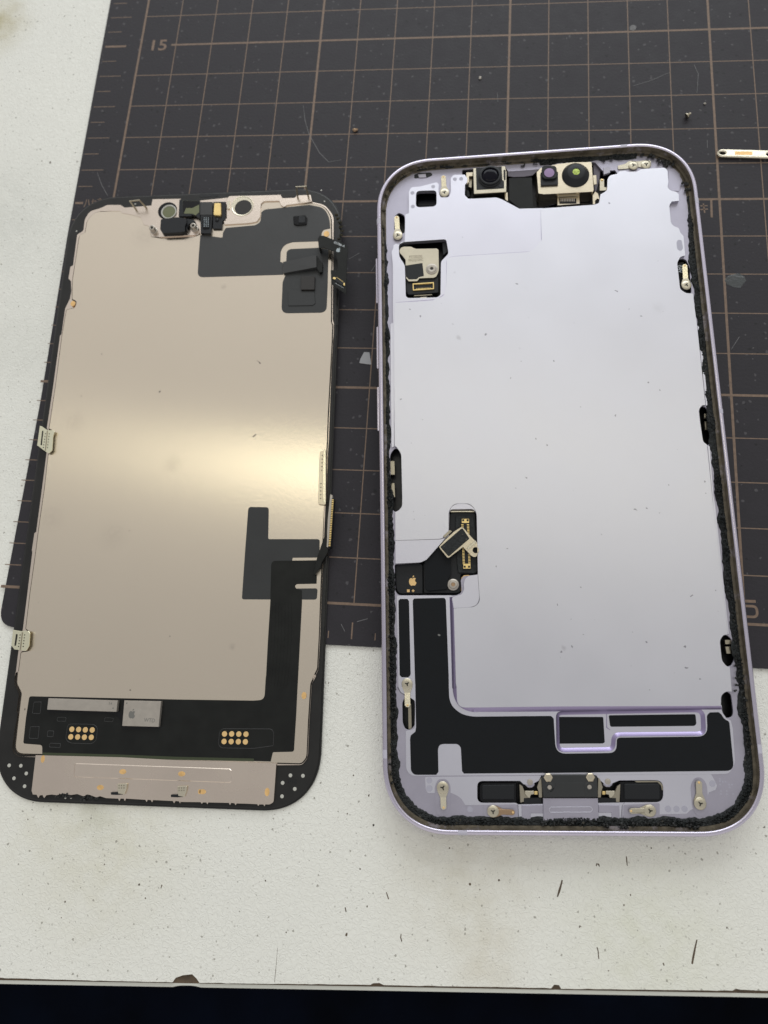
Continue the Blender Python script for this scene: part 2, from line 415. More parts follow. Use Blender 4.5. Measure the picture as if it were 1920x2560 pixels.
# ================================================================== bench and floor
W = Frame((0, 0, 0), Matrix.Identity(3)); TZ = -0.6
fl = MB(); fl.face([(-3000, -3000, -740), (3000, -3000, -740), (3000, 3000, -740), (-3000, 3000, -740)])
o = fl.build('floor', 'floor'); o['kind'] = 'structure'
bench = thing('workbench', 'white textured laminate workbench with chipped front edge and dark specks', 'workbench', Frame((0, 0, 0), Matrix.Identity(3)))
edge = P(W, TZ, 'TA', (0, 665), (200, 671), (430, 677), (600, 681), (745, 684, .05), (758, 664, .1), (790, 655, .1), (830, 650, .2), (850, 668, .1), (862, 686, .05),
         (1100, 690), (1400, 692), (1600, 695), (1612, 688), (1640, 687), (1659, 695), 'TB', (150, 699), (400, 703), (600, 707), (722, 710, .05), (735, 694, .1), (756, 696, .1), (765, 712, .05),
         (1000, 714), (1300, 718), (1505, 720), (1520, 711, .1), (1540, 716), (1659, 722))
x0, y0 = edge[0][:2]; x1, y1 = edge[-1][:2]; sl = (y1 - y0) / (x1 - x0)
def ey(x): return y0 + sl * (x - x0)
e2 = []
for i in range(len(edge) - 1):                      # slightly ragged front edge
    a, b = edge[i], edge[i + 1]; n_ = max(1, int((b[0] - a[0]) / 1.2))
    for k in range(n_):
        t = k / n_; x = a[0] + (b[0] - a[0]) * t; y = a[1] + (b[1] - a[1]) * t
        e2.append((x, y + (noise.noise((x * .9, 3, 0)) * .10 + noise.noise((x * 3, 9, 0)) * .07)))
poly = [(-900, ey(-900))] + e2 + [(1000, ey(1000)), (1000, 520), (-900, 520)]
b = MB(); b.cap([poly], TZ); b.loops([[(x, y, TZ - .5) for x, y in poly], [(x, y, TZ) for x, y in poly]])
b.build('laminate_top', 'laminate', bench)
plate('board_core', 'core', bench, [(-900, ey(-900) - .53), (1000, ey(1000) - .53), (1000, 520), (-900, 520)], TZ - .5, TZ - 25, (), 0)
bx = P(W, TZ, 'TA', (745, 684), (862, 686))
def eb(x, off=0):                                    # edge band, bruised inwards at the big chip
    d = 0
    if bx[0][0] - .3 < x < bx[1][0] + .3: d = .28 * max(0, 1 - abs((x - (bx[0][0] + bx[1][0]) / 2) / ((bx[1][0] - bx[0][0]) / 2)) ** 3)
    return ey(x) - .55 - off + d
xs = [-900, -100] + [x0 - 3 + k * .5 for k in range(340)] + [400, 1000]
b = MB(); b.loops([[(x, eb(x, .75), TZ - 25) for x in xs], [(x, eb(x, .75), TZ - .75) for x in xs], [(x, eb(x, .62), TZ - .55) for x in xs], [(x, eb(x), TZ - .50) for x in xs], [(x, eb(x), TZ - 25) for x in xs]], False)
b.build('edge_band', 'band', bench)
# dark cuts and scuffs on the laminate
def streak(pts, wd, z, b):
    q = P(W, z, *pts); L = []; R = []
    for i, p in enumerate(q):
        a = Vector(q[max(0, i - 1)][:2]); c = Vector(q[min(len(q) - 1, i + 1)][:2]); t = (c - a).normalized(); n_ = Vector((-t.y, t.x))
        ww = wd * (.5 + .5 * sin(pi * (i + .5) / len(q))) * random.uniform(.7, 1.2)
        L.append((p[0] + n_.x * ww / 2, p[1] + n_.y * ww / 2, z)); R.append((p[0] - n_.x * ww / 2, p[1] - n_.y * ww / 2, z))
    b.loops([L, R], False)
cuts = [('TB', (770, 242), (765, 262), (757, 290), (749, 315)), ('TB', (1047, 140), (1049, 160), (1051, 180)), ('TB', (920, 532), (925, 548), (928, 583)),
        ('TB', (1352, 500), (1345, 530), (1337, 570), (1331, 605)), ('TA', (1199, 535), (1194, 600), (1190, 640), (1186, 683)),
        ('TB', (917, 182), (919, 172), (927, 174), (931, 184)), ('TB', (844, 448), (846, 440), (852, 444)), ('TB', (74, 475), (72, 490), (77, 508)), ('TB', (10, 295), (20, 325)),
        ('TA', (1491, 360), (1495, 380)), ('TA', (700, 262), (695, 278)), ('MA', (275, 73), (283, 66))]
cuts += [('TB', (1206, 600), (1210, 612))]
for c in cuts:
    b = MB(); streak(c, .42 if c[0] == 'TB' and c[1][0] in (770, 1352) else .26 if c[1][0] != 1199 else .10, TZ + .006, b); b.build('scratch', 'core', bench)
for (c, u, v, r) in [('TB', 283, 104, 3), ('TB', 372, 260, 4.5), ('TB', 497, 243, 3.6), ('TB', 1065, 306, 3), ('TB', 1481, 448, 3.6), ('TB', 414, 283, 2), ('TB', 671, 317, 2.2), ('TB', 970, 634, 2.6), ('TB', 1155, 104, 2.4), ('TB', 1037, 350, 3),
                     ('TA', 602, 262, 4), ('TA', 281, 336, 3.4), ('TA', 1147, 245, 3.2), ('TA', 1497, 477, 5), ('TA', 1555, 194, 3.2), ('TA', 1236, 468, 3), ('TA', 1586, 356, 3), ('TA', 265, 405, 2), ('TA', 451, 174, 2.6), ('TA', 628, 321, 3), ('TA', 1613, 5, 4),
                     ('DA', 380, 830, 5), ('DA', 70, 1748, 4), ('DA', 165, 1605, 4), ('DE', 232, 1222, 5), ('DE', 685, 1235, 4), ('DE', 140, 1345, 3), ('DF', 1215, 88, 5), ('DF', 1538, 985, 6), ('DF', 1577, 1220, 5), ('DF', 1365, 1130, 5), ('DF', 1415, 825, 6), ('DF', 1365, 900, 3), ('PG', 45, 1222, 5), ('PG', 8, 980, 4)]:
    c0 = CROPS[c]; x, y = W.px(c0[0] + u / c0[2], c0[1] + v / c0[2], TZ); rr = r / c0[2] / 11.5
    pts = [(x + rr * random.uniform(.6, 1.3) * cos(a * .9), y + rr * random.uniform(.7, 1.5) * sin(a * .9)) for a in range(7)]
    MB().cap([pts], TZ + .012).build('speck', 'core', bench)

# ================================================================== cutting mat
mt = thing('cutting_mat', 'charcoal cutting mat printed with brown centimetre grid under both phone halves', 'cutting mat', W)
ml = P(W, 0, (276.6, 0), (182, 500), (110, 955), (70, 1180), (40, 1350))
out = [(-9.1, -8.9, 4.0), (450, -8.2, 4), (450, 300, 4), (-12.4, 300, 4), (-11.2, 150, 0), (-10.6, 90, 0), (-9.3, 45, 0)]
plate('rubber_sheet', 'mat', mt, rnd(out, 3, 8), 0, TZ, (), .06)
b = MB()
def bar(x0, y0, x1, y1, wd, z=.012):
    a = Vector((x0, y0)); c = Vector((x1, y1)); t = (c - a).normalized(); n_ = Vector((-t.y, t.x)) * wd / 2
    b.face([(a.x - n_.x, a.y - n_.y, z), (c.x - n_.x, c.y - n_.y, z), (c.x + n_.x, c.y + n_.y, z), (a.x + n_.x, a.y + n_.y, z)])
for k in range(0, 42):
    thick = k % 5 == 0
    xs_ = 0 if k not in (15,) else 8.7
    if k <= 28: bar(xs_, k * 10, 410, k * 10, .56 if thick else .24, .012)
    if k >= 0: bar(k * 10, 0, k * 10, 280, .56 if thick else .24, .020)
for k in range(0, 57):
    y = k * 5; bar(-10.2, y, (-8.0 if k == 20 else -4.2) if k % 2 == 0 else -6.3, y, .62 if k % 10 == 0 else .20)
for k in range(0, 83):
    x = k * 5; bar(x, -7.4, x, -3.9 if k % 2 == 0 else -5.9, .30 if k % 2 == 0 else .2)
b.build('grid_lines', 'print', mt)
text('numeral', '15', 'print', mt, 4.9, 149.85, .012, 5.0, 0, 1.1, bold=.07)
b = MB(); bar(147.9, 4.62, 152.35, 4.70, .58); b.build('numeral', 'print', mt)
q = rnd([(147.8, 1.25, 1.25), (152.75, 1.25, 1.25), (152.75, 3.95, 1.25), (147.8, 3.95, 1.25)], 1.25, 8)
b = MB(); b.cap([q, inset(q, .52)], .013); b.build('numeral', 'print', mt)
b = MB()                                       # postcard size mark, three kana strokes each
def kana(strokes, wd=.22, z=.016):
    for s in strokes:
        q = P(W, 0, *s)
        for i in range(len(q) - 1): bar(q[i][0], q[i][1], q[i + 1][0], q[i + 1][1], wd, z)
kana([('S', (216.8, 499), (214.5, 508), (210, 518)), ('S', (221.5, 499), (223, 513)),
      ('S', (229, 504), (240, 502)), ('S', (233, 498), (230, 513)), ('S', (240, 502), (238, 512)), ('S', (244, 499), (254, 498)), ('S', (245, 504), (256, 502)), ('S', (250, 495), (250, 509))])
b.build('size_mark', 'print', mt); b = MB()
kana([('PB', (1158, 518), (1212, 516)), ('PB', (1158, 545), (1214, 541)), ('PB', (1180, 500), (1190, 570))], .32)
b.build('size_mark', 'print', mt); b = MB()
kana([('PB', (1150, 470), (1245, 470))], .5); kana([('PB', (1238, 463), (1242, 604))], .5, .024)
b.build('size_mark', 'print', mt)
for s in [('MA', (420, 745), (440, 800), (465, 845)), ('MA', (1310, 455), (1318, 520), (1335, 580), (1380, 660), (1420, 700), (1475, 690)), ('MB', (1340, 280), (1358, 320), (1352, 400)),
          ('MB', (1235, 312), (1160, 345), (1075, 372)), ('MB', (490, 400), (492, 440)), ('c4', (690, 700), (693, 830)), ('PE', (1100, 450), (1010, 590)), ('DB', (1659, 730), (1620, 790)),
          ('DB', (1430, 690), (1520, 640)), ('DD', (1500, 1640), (1590, 1615)), ('DD', (1370, 1660), (1400, 1720))]:
    b = MB(); streak(s, .14, .03, b); b.build('scuff', 'scuff', mt)

# loose bits lying on the mat
def blob(name, material, cx, cy, z0, r, h, label, cat, seed, group=None, squash=1.0):
    b = MB(); n1, n2 = 10, 6; rings = []
    for j in range(n2):
        th = pi * (j + .5) / n2; ring = []
        for k in range(n1):
            a = 2 * pi * k / n1; d = 1 + .45 * noise.noise((cos(a) * 1.7 + seed, sin(a) * 1.7, th * 1.5))
            ring.append((cx + r * d * sin(th) * cos(a), cy + r * squash * d * sin(th) * sin(a), z0 + h / 2 * (1 - cos(th) * d)))
        rings.append(ring)
    rings = [[(x, y, max(z0 + .005, zz)) for x, y, zz in r_] for r_ in rings]
    b.loops(rings); b.face(rings[-1]); b.face(rings[0][::-1])
    o = b.build(name, material); o['label'] = label; o['category'] = cat
    if group: o['group'] = group
    return o
def at(c, u, v, z=0): c = CROPS[c]; return W.px(c[0] + u / c[2], c[1] + v / c[2], z)
x, y = at('MA', 1535, 566); blob('crumb', 'copper', x, y, 0, .75, .7, 'tan crumb on the mat above the display panel, on a grid line', 'crumb', 3, squash=.6)
x, y = at('c4', 648, 130); blob('crumb', 'chip', x, y, 0, .28, .4, 'tiny grey crumb on the mat beside the loose screw, nearer the thick line', 'crumb', 5)
x, y = at('MB', 415, 338); blob('crumb', 'chip', x, y, 0, .35, .4, 'tiny grey crumb on the mat above the left end of the phone housing', 'crumb', 8, squash=1.5)
x, y = at('MB', 1075, 122); blob('flake', 'scuff', x, y, 0, .9, .12, 'pale grey flake on the mat grid line near the top of the picture', 'flake', 9)
x, y = at('PB', 1420, 1072); blob('smear', 'clear', x, y, 0, 2.4, .06, 'dull translucent glue smear on the mat right of the phone housing', 'smear', 12, squash=.7).data.materials[0] = mat('dull_smear', (.05, .055, .055), 0, .25, .8, 900)
q = rnd(P(W, .1, 'DB', (1560, 1460), (1605, 1462), (1622, 1565), (1580, 1560), (1520, 1552), (1530, 1515)), .15, 2)
b = MB(); b.plate(q, .14, .02, (), .05)
tagm(b.build('flake', 'clear'), 'clear plastic flake on the mat between display panel and phone housing', 'plastic flake')
# loose screw lying on its side
fs = Frame((*at('c4', 365, 345), .75), Matrix.Rotation(radians(35), 3, 'Z') @ Matrix.Rotation(radians(78), 3, 'Y'))
sc = thing('screw', 'tiny dark screw lying on its side on the mat above the phone housing', 'screw', fs)
b = MB(); b.lathe(0, 0, [(.35, -.0), (.62, -.02), (.7, -.15), (.68, -.38), (.3, -.45)]); b.build('screw_head', 'steeld', sc, smooth=True)
b = MB(); b.lathe(0, 0, [(.3, 0), (.33, .1), (.27, .16), (.33, .25), (.27, .32), (.33, .41), (.27, .48), (.33, .57), (.2, .8)], 14); b.build('threaded_shank', 'steelb', sc)

# long metal bracket at the right edge of the mat
zb = .9
fb = W
br = thing('metal_bracket', 'slim champagne metal bracket with screw holes lying at right edge of the mat', 'bracket', W)
outl = P(W, zb, 'c4', (860, 895), (862, 870), (905, 838), (1659, 858), (1659, 985), (905, 960), (862, 925))
outl = [(a[0], a[1]) for a in outl]
ex = 14  # continues past the picture edge to its other rounded end
a1 = Vector(outl[3]); a2 = Vector(outl[4]); dirv = (a1 - Vector(outl[2])).normalized()
op = [(*outl[2], 1.0), (a1.x + dirv.x * 3, a1.y + dirv.y * 3, 1.0), (a2.x + dirv.x * 3, a2.y + dirv.y * 3, 1.0), (*outl[5], 1.0), (outl[5][0] - .7, outl[5][1] + .55, .6), (outl[2][0] - .7, outl[2][1] - .55, .6)]
cx, cy = at('c4', 937, 901, zb); h1 = circ(cx, cy, .74, 20, .46, -.03)
cx2, cy2 = at('c4', 1690, 925, zb); h2 = circ(cx2, cy2, .74, 20, .46, -.03)
MB().plate(rnd(op, .6, 6), zb, zb - .75, (h1, h2), .22).build('strip', 'steelb', br, smooth=True)
cw, ch = at('c4', 1270, 912, zb); plate('amber_mark', 'weld', br, rect(cw, ch, 4.0, .95, -.03, .1), zb + .012, zb, (), 0)

# ================================================================== phone housing
RP = rodr(.0455, .0005, .0698)
PH = Frame(Vector((110.03, 31.23, 7.94)) + RP.col[2] * .6, RP)
ph = thing('phone_housing', 'opened lavender phone housing without its screen, metal shield plate and cameras showing', 'phone', PH)
def stains_at(m, fr, z, lst, colr, scale):
    out = []
    for (c, u, v, r, a) in lst: c0 = CROPS[c]; out.append((*fr.px(c0[0] + u / c0[2], c0[1] + v / c0[2], z), r, colr, a))
    n = m.node_tree; add_stains(m, out, scale)
stains_at(M['lav'], PH, -1.22, [('PA', 1232, 1045, 1.3, .8), ('PA', 1380, 1260, 1.6, .3), ('PD', 1290, 1830, 1.3, .8), ('PD', 815, 90, .6, 1), ('PC', 1270, 820, .7, .8), ('PC', 1190, 2010, 1.2, .6),
    ('PF', 655, 1285, .9, .8), ('PF', 292, 760, .8, .6), ('PF', 260, 965, .8, .5), ('PH', 415, 142, .5, 1), ('PB', 480, 630, 1.2, .5), ('PB', 230, 797, .35, 1), ('PB', 505, 980, 1.2, .45), ('PD', 430, 1660, 1.0, .5), ('PE', 200, 130, 2.4, .3)], (.30, .29, .31), 1100)
PWH, PHH, PR = 71.5 / 2, 146.7 / 2, 13.2
def rrpath(n_arc=26, n_long=150, n_short=70, hw=PWH, hh=PHH, R=PR, ex=2.25):
    """points and inward normals round the housing, counter-clockwise from the right side"""
    pts = []
    def lin(a, b_, n_):
        for k in range(n_): pts.append((a[0] + (b_[0] - a[0]) * k / n_, a[1] + (b_[1] - a[1]) * k / n_))
    def arc(cx, cy, a0):
        for k in range(n_arc):
            a = a0 + pi / 2 * k / n_arc; c_, s_ = cos(a), sin(a)
            pts.append((cx + R * math.copysign(abs(c_) ** (2 / ex), c_), cy + R * math.copysign(abs(s_) ** (2 / ex), s_)))
    lin((hw, -hh + R), (hw, hh - R), n_long); arc(hw - R, hh - R, 0)
    lin((hw - R, hh), (-hw + R, hh), n_short); arc(-hw + R, hh - R, pi / 2)
    lin((-hw, hh - R), (-hw, -hh + R), n_long); arc(-hw + R, -hh + R, pi)
    lin((-hw + R, -hh), (hw - R, -hh), n_short); arc(hw - R, -hh + R, 3 * pi / 2)
    n = len(pts); out = []
    for i in range(n):
        a = Vector(pts[(i - 2) % n]); c = Vector(pts[(i + 2) % n]); t = (c - a).normalized()
        out.append((pts[i][0], pts[i][1], -t.y, t.x))
    return out
PATH = rrpath()
def ring(d, z, path=PATH):
    f = d if callable(d) else (lambda i: d); g = z if callable(z) else (lambda i: z)
    return [(x + nx * f(i), y + ny * f(i), g(i)) for i, (x, y, nx, ny) in enumerate(path)]
b = MB()
b.loops([ring(d, z) for d, z in [(3, -5.8), (.6, -5.78), (.15, -5.5), (0, -5.0), (0, -.95), (.03, -.62), (.13, -.32), (.30, -.12), (.52, -.02), (.75, 0), (.92, -.04), (1.0, -.14)]])
b.cap([[(p[0], p[1]) for p in ring(3, 0)]], -5.8, True)
b.build('frame', 'rim', ph, smooth=True)
b = MB(); rs = [ring(d, z) for d, z in [(1.0, -.14), (1.03, -.5), (1.05, -1.0), (1.08, -1.55), (1.6, -1.6), (1.62, -2.0), (2.05, -2.02)]]
for r_ in rs[1:4]:
    for i in range(len(r_)):
        x, y, z_ = r_[i]; nx, ny = PATH[i][2:]; q_ = noise.noise((x * .8, y * .8, z_ * 3)) * .07; r_[i] = (x + nx * q_, y + ny * q_, z_)
b.loops(rs); b.build('inner_wall', 'wall', ph, smooth=True)
# antenna breaks across the rim
for (c, u, v, w_) in [('PB', 598, 78, 1.45), ('PB', 1135, 480, 1.3), ('PA', 150, 700, 1.4), ('PE', 903, 1255, .9), ('PG', 130, 645, 1.6), ('PH', 1578, 615, 1.6), ('PG', 742, 1290, 1.7)]:
    c0 = CROPS[c]; x, y = PH.px(c0[0] + u / c0[2], c0[1] + v / c0[2], -.1)
    i = min(range(len(PATH)), key=lambda k: (PATH[k][0] - x) ** 2 + (PATH[k][1] - y) ** 2)
    idx = []; s_ = 0; k = i
    while s_ < w_ / 2: k -= 1; s_ += (Vector(PATH[k % len(PATH)][:2]) - Vector(PATH[(k + 1) % len(PATH)][:2])).length
    px_, py_, nx, ny = PATH[i]; tx, ty = ny, -nx
    prof = [(-.012, -4.8), (-.012, -.95), (.02, -.61), (.12, -.31), (.29, -.105), (.52, -.005), (.75, .012), (.94, -.03), (.99, -.2)]
    b = MB(); b.loops([[(px_ + nx * d + tx * s * w_ / 2, py_ + ny * d + ty * s * w_ / 2, z_) for d, z_ in prof] for s in (-1, 1)], False)
    b.build('antenna_band', 'antenna', ph, smooth=True)
# side buttons on the left flank
for (v0, v1) in [(650, 762), (820, 925), (970, 1080)]:
    ya = PH.px(944, v0, -2.5)[1]; yb = PH.px(944, v1, -2.5)[1]
    poly_ = rnd([(-PWH - .42, yb), (-PWH + .2, yb), (-PWH + .2, ya), (-PWH - .42, ya)], .3, 4)
    MB().plate(poly_, -1.6, -3.9, (), .15).build('side_button', 'rim', ph, smooth=True)
# camera bump under the top of the housing: what props it up
cb = rect(18, 52, 30, 32, 0, 7)
plate('camera_bump', 'rim', ph, cb, -5.8, -8.2, (), .3)
for (lx, ly) in ((25, 59), (11, 45)):
    b = MB(); b.lathe(lx, ly, [(6.4, -10.2), (6.6, -10.0), (6.6, -8.2)], 40); b.build('rear_lens_ring', 'rim', ph)

# ---- openings (traced on the plate)
ZF, ZL, ZP = -2.0, -1.93, -1.32      # chassis floor, low plate, shield plate
def S2(pts, r=.3, z=ZP, seg=5): return rnd(P(PH, z, *pts), r, seg)
H = {}
H['square'] = S2(['PA', (466, 455, 1.0), (634, 450, .9), (636, 584, 1.1), (462, 592, 1.0)], .4)
H['flex'] = S2(['PA', (322, 905, .5), (345, 880, .3), (715, 855, .7), (735, 975, .6), (672, 1040, .6), (668, 1320, .7), (640, 1338, .7), (380, 1345, 1), (372, 1070, .6), (325, 1000, .8)], .4)
H['connector'] = S2(['PD', (888, 262, .8), (905, 232, .8), (1160, 228, .8), (1190, 300, .6), (1200, 945, .7), (1040, 955, .5), (1010, 1000, .3), (1020, 1140, .7), (960, 1165), (330, 1165, .9), (296, 1120, .6), (292, 830, .3), (575, 812, .5), (640, 780, .3), (835, 560, .2), (885, 520, .1)], .3)
H['slot_left'] = S2(['PC', (240, 1720, .8), (300, 1640, .8), (360, 1700, 1), (372, 2183), 'PD', (372, 200, .9), (335, 245, .6), (300, 255), (250, 215, .8)], .5)
H['slot_mid'] = S2(['PE', (652, 1260, .7), (690, 1208, .6), (730, 1212), (780, 1280, .6), (815, 1560, .8), (760, 1650, .6), (700, 1610, .8), (668, 1400)], .5)
H['slot_low'] = S2(['PF', (1062, 1600, .8), (1100, 1540, .8), (1150, 1535), (1210, 1590, .8), (1240, 1800, .8), (1195, 1880, .5), (1140, 1885, .5), (1085, 1820, .8)], .5)
H['slot_corner'] = S2(['PH', (1285, 200, 1), (1330, 152, .8), (1372, 175, .8), (1390, 310), (1385, 360, .7), (1320, 370, .7), (1290, 320)], .5)
H['contact_right'] = S2(['PB', (985, 945, .8), (1010, 895, .7), (1055, 900, .6), (1085, 960, .6), (1088, 1040), (1098, 1150, .5), (1060, 1162, .5), (1010, 1140, .8), (1000, 1060)], .4)
H['contact_left'] = S2(['PA', (290, 650, .5), (320, 622, .5), (365, 645, .5), (375, 750), (362, 790, .3), (300, 800, .3), (285, 760)], .3)
H['cameras'] = S2(['PA', (850, 290, .2), (850, 265, .2), (1200, 235), (1230, 280), (1490, 262), (1659, 232), 'PB', (120, 205), (380, 178, .5), (420, 225), (440, 245), (530, 240), (545, 262, .2),
                   (540, 280), (490, 290, .6), (472, 320, .4), (468, 400, .3), (450, 415), (420, 430, .3), (410, 495, .5), (370, 508), (0, 535), 'PA', (1500, 598), (1325, 604, .3), (1175, 525, .5), (1130, 511, .3), (900, 522, .6), (870, 490, .4), (872, 400)], .25)
H['bottom'] = S2(['PG', (872, 873, 1.1), (1215, 872, .2), (1245, 900), (1300, 905), (1365, 870), (1385, 830, .3), 'PH', (290, 822, .3), (318, 862), (380, 912), (450, 880), (480, 868), (832, 866, 1.4), (830, 1043, 1.4),
                  (520, 1045, .3), (500, 1070), (490, 1175), 'PH', (0, 1180), 'PG', (1240, 1190, .3), (1205, 1165, .3), (1200, 1060, .2), (1180, 1048), (872, 1048, 1.1)], .25)
H['slot_tab'] = S2(['PG', (275, 240, .7), (305, 190, .7), (345, 190, .7), (370, 230, .7), (375, 420, .7), (335, 462, .7), (300, 455, .6), (278, 410, .6)], .4, -1.9)
floor_holes = ['square', 'flex', 'connector', 'slot_left', 'slot_mid', 'slot_low', 'slot_corner', 'contact_right', 'contact_left', 'cameras', 'bottom', 'slot_tab']
tray_o = S2(['PG', (1498, 316, 1.3), 'PH', (60, 312), (360, 306), (1156, 290, 1.7), (1166, 508, 1.5), (446, 514, .9), (440, 632, 1.4), 'PG', (1503, 640, 1.5)], .4, ZL)
outer = rnd([(p[0], p[1]) for p in ring(2.0, 0)][::3], 0)
MB().plate(outer, ZF, ZF - .5, [inset(H[k], -.04) for k in floor_holes] + [inset(tray_o, -.1)], .05).build('chassis_floor', 'lav2', ph)
b = MB(); b.cap([outer], -4.6); b.build('cavity_base', 'cavity', ph)

# ---- shield plate (whole raised sheet); openings on its rim are notches in its outline
top_edge = ['PA', (405, 640), (405, 460, .4), (425, 425, .4), (500, 418), (635, 383, .3), (652, 395, .2), (652, 470, .4), (668, 510, .5), (735, 508, .5), (752, 470, .4), (752, 350, .3), (775, 322, .4), (868, 320, .3), (890, 350, .2), (890, 382, .2),
            (871, 405, .2), (869, 490, .4), (898, 521, .4), (1130, 510, .3), (1175, 524, .4), (1322, 603, .3), (1500, 598)]
right_edge = ['PB', (0, 535), (370, 509), (408, 497, .4), (418, 432, .3), (450, 415, .2), (468, 398, .3), (470, 318, .4), (490, 290, .6), (540, 280, .3), (560, 260, .3), (600, 257), (625, 265, .3), (690, 263, .3), (722, 244, .3), (895, 234, .4), (915, 255, .4), (922, 340), (914, 378, .4), (935, 402, .4), (975, 410, .4),
              (998, 432, .3), (1000, 480, .1), (948, 484, .3), (928, 512, .4), (940, 645, .5), (962, 668, .4), (998, 680, .4), (1010, 715), (1034, 742, .3), (1046, 885, .2), (1010, 893, .6), (986, 940, .5), (1000, 1060), (1008, 1135, .6), (1050, 1163, .4), (1104, 1167, .2), (1112, 1244)]
right2 = ['PE', (632, 330), (725, 1208, .1), (690, 1206, .6), (650, 1255, .7), (666, 1400), (698, 1612, .7), (742, 1645, .2), 'PF', (975, 0), (1133, 1400), (1143, 1532, .2), (1100, 1538, .7), (1060, 1595, .6), (1083, 1825, .7), (1138, 1886, .5), (1170, 1892, .1), (1193, 2165, .1), (1130, 2160, .6), 'PH', (1285, 185, .7), (1284, 271, .1)]
bottom_e = ['PH', (0, 275), 'PG', (850, 284), (712, 284, 3.4), (704, 90), 'PD', (960, 2183), (935, 1312, .1)]
left_e = ['PD', (915, 1200, .5), (945, 1180, .4), (1020, 1165, .4), (1050, 1110, .5), (1045, 1050), (1058, 990, .5), (1110, 955, .3), (1200, 945, .3), (1190, 300, .6), (1160, 228, .8), (905, 232, .8), (888, 262, .8), (885, 520), (835, 560, .2), (640, 780, .3), (575, 812, .5), (300, 825, .1), (296, 262, .1),
          (335, 245, .6), (373, 200, .8), 'PC', (373, 2183), (362, 1720, .8), (305, 1640, .3), (290, 1640, .05), (275, 300), (272, 180, .2), 'PA', (272, 1080, .2), (262, 960), (276, 930), (278, 905, .2), (300, 893, .3), (320, 900), (370, 875, .2), (372, 800, .3), (375, 650, .3)]
shield = S2(top_edge + right_edge + right2 + bottom_e + left_e, .15)
MB().plate(shield, ZP, ZF + .02, (H['square'], H['flex']), .05).build('shield_plate', 'lav3', ph)
# big cover stamped a little higher, most of the plate
zc = ZP + .10
cover = rnd(P(PH, zc, 'PA', (1497, 600, .1), *right_edge, *right2, 'PH', (0, 275), 'PG', (850, 283), (712, 283, 3.4), (705, 90), 'PD', (961, 2183), (936, 1314, .1), (1160, 1300, 1.3), (1222, 1245, 1.3), (1200, 940), (1186, 260, 1.0), (1120, 168, 1.4), (935, 170, 1.4), (880, 250, 1.2), (880, 500, .5), (800, 555, .6),
              (298, 572, .05), (298, 264, .1), (336, 247, .6), (376, 200, .8), 'PC', (376, 2183), (364, 1720, .8), (306, 1642, .3), (292, 1640, .05), (283, 340), 'PC', (296, 72, .1), (700, 48), (830, 0, 1.0), 'PA', (716, 1240), (720, 1010, 1.2), (790, 998), (1430, 958, 1.5), (1507, 860)), .12)
MB().plate(cover, zc, ZP + .005, (), .05).build('battery_cover', 'lav', ph)
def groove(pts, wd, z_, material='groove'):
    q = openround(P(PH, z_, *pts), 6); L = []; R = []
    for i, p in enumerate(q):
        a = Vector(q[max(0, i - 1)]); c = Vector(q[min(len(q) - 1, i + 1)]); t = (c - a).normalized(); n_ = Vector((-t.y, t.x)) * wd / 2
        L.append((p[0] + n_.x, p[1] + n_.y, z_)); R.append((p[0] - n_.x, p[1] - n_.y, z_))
    MB().loops([L, R], False).build('painted_groove_line', material, ph)  # flat strip on the plate, the groove's shade is put into its colour
GP = (['PD', (300, 571, 0), (800, 556, .6), (881, 515, .5), (881, 240, 1.2), (940, 167, 1.2), (1115, 165, 1.4), (1186, 255, 1.0), (1201, 940, 0), (1223, 1245, 1.3), (1160, 1303, 1.2), (930, 1316, 0)],
      ['PA', (295, 1382, 0), (640, 1356, .8), (718, 1300, 1), (719, 1010, 1.2), (790, 998, .8), (1430, 958, 1.3), (1506, 900, 1.2), (1499, 602, 0)],
      ['PD', (292, 1200, 0), (296, 1175, .3), (330, 1170, 0), (905, 1170, 0)], ['PG', (236, 120, 0), (262, 168, .6), (300, 183, 0)])
# sloped step from the cover down to the low plate
hi = rnd(P(PH, ZP, 'PD', (918, 1315, 0), (952, 2183, 0), 'PG', (702, 90, 0), (709, 284, 3.4), (850, 284, 0), 'PH', (0, 275, 0), (1284, 271, 0)), 0, 12)
def openround(pts, seg=14):
    out = []
    for i, p in enumerate(pts):
        if i in (0, len(pts) - 1) or not p[2]: out.append(p[:2]); continue
        p0, p1, p2 = Vector(pts[i - 1][:2]), Vector(p[:2]), Vector(pts[i + 1][:2]); a = (p0 - p1).normalized(); c = (p2 - p1).normalized(); t = p[2]
        q0, q2 = p1 + a * t, p1 + c * t
        for k in range(seg + 1):
            s = k / seg; v = (1 - s) ** 2 * q0 + 2 * s * (1 - s) * p1 + s * s * q2; out.append((v.x, v.y))
    return out
groove(GP[0], .15, ZP + .012); groove(GP[1], .13, ZP + .012, 'lavstep'); groove(GP[3], .12, ZL + .012)
A_ = openround(P(PH, ZP - .06, 'PD', (936, 1190, 0), (956, 2183, 0), 'PG', (704, 90, 0), (711, 284, 3.6), (850, 283, 0), 'PH', (0, 274, 0), (1284, 269, 0)))
B_ = openround(P(PH, ZL, 'PD', (893, 1190, 0), (918, 2183, 0), 'PG', (676, 90, 0), (682, 312, 4.6), (840, 318, 0), 'PH', (0, 312, 0), (1290, 298, 0)))
b = MB(); b.loops([[(x, y, ZP - .02) for x, y in A_], [(x, y, ZL + .06) for x, y in B_], [(x, y, ZL - .02) for x, y in inset(B_, -.08)]], False)
b.build('cover_step', 'lavstep', ph, smooth=True)

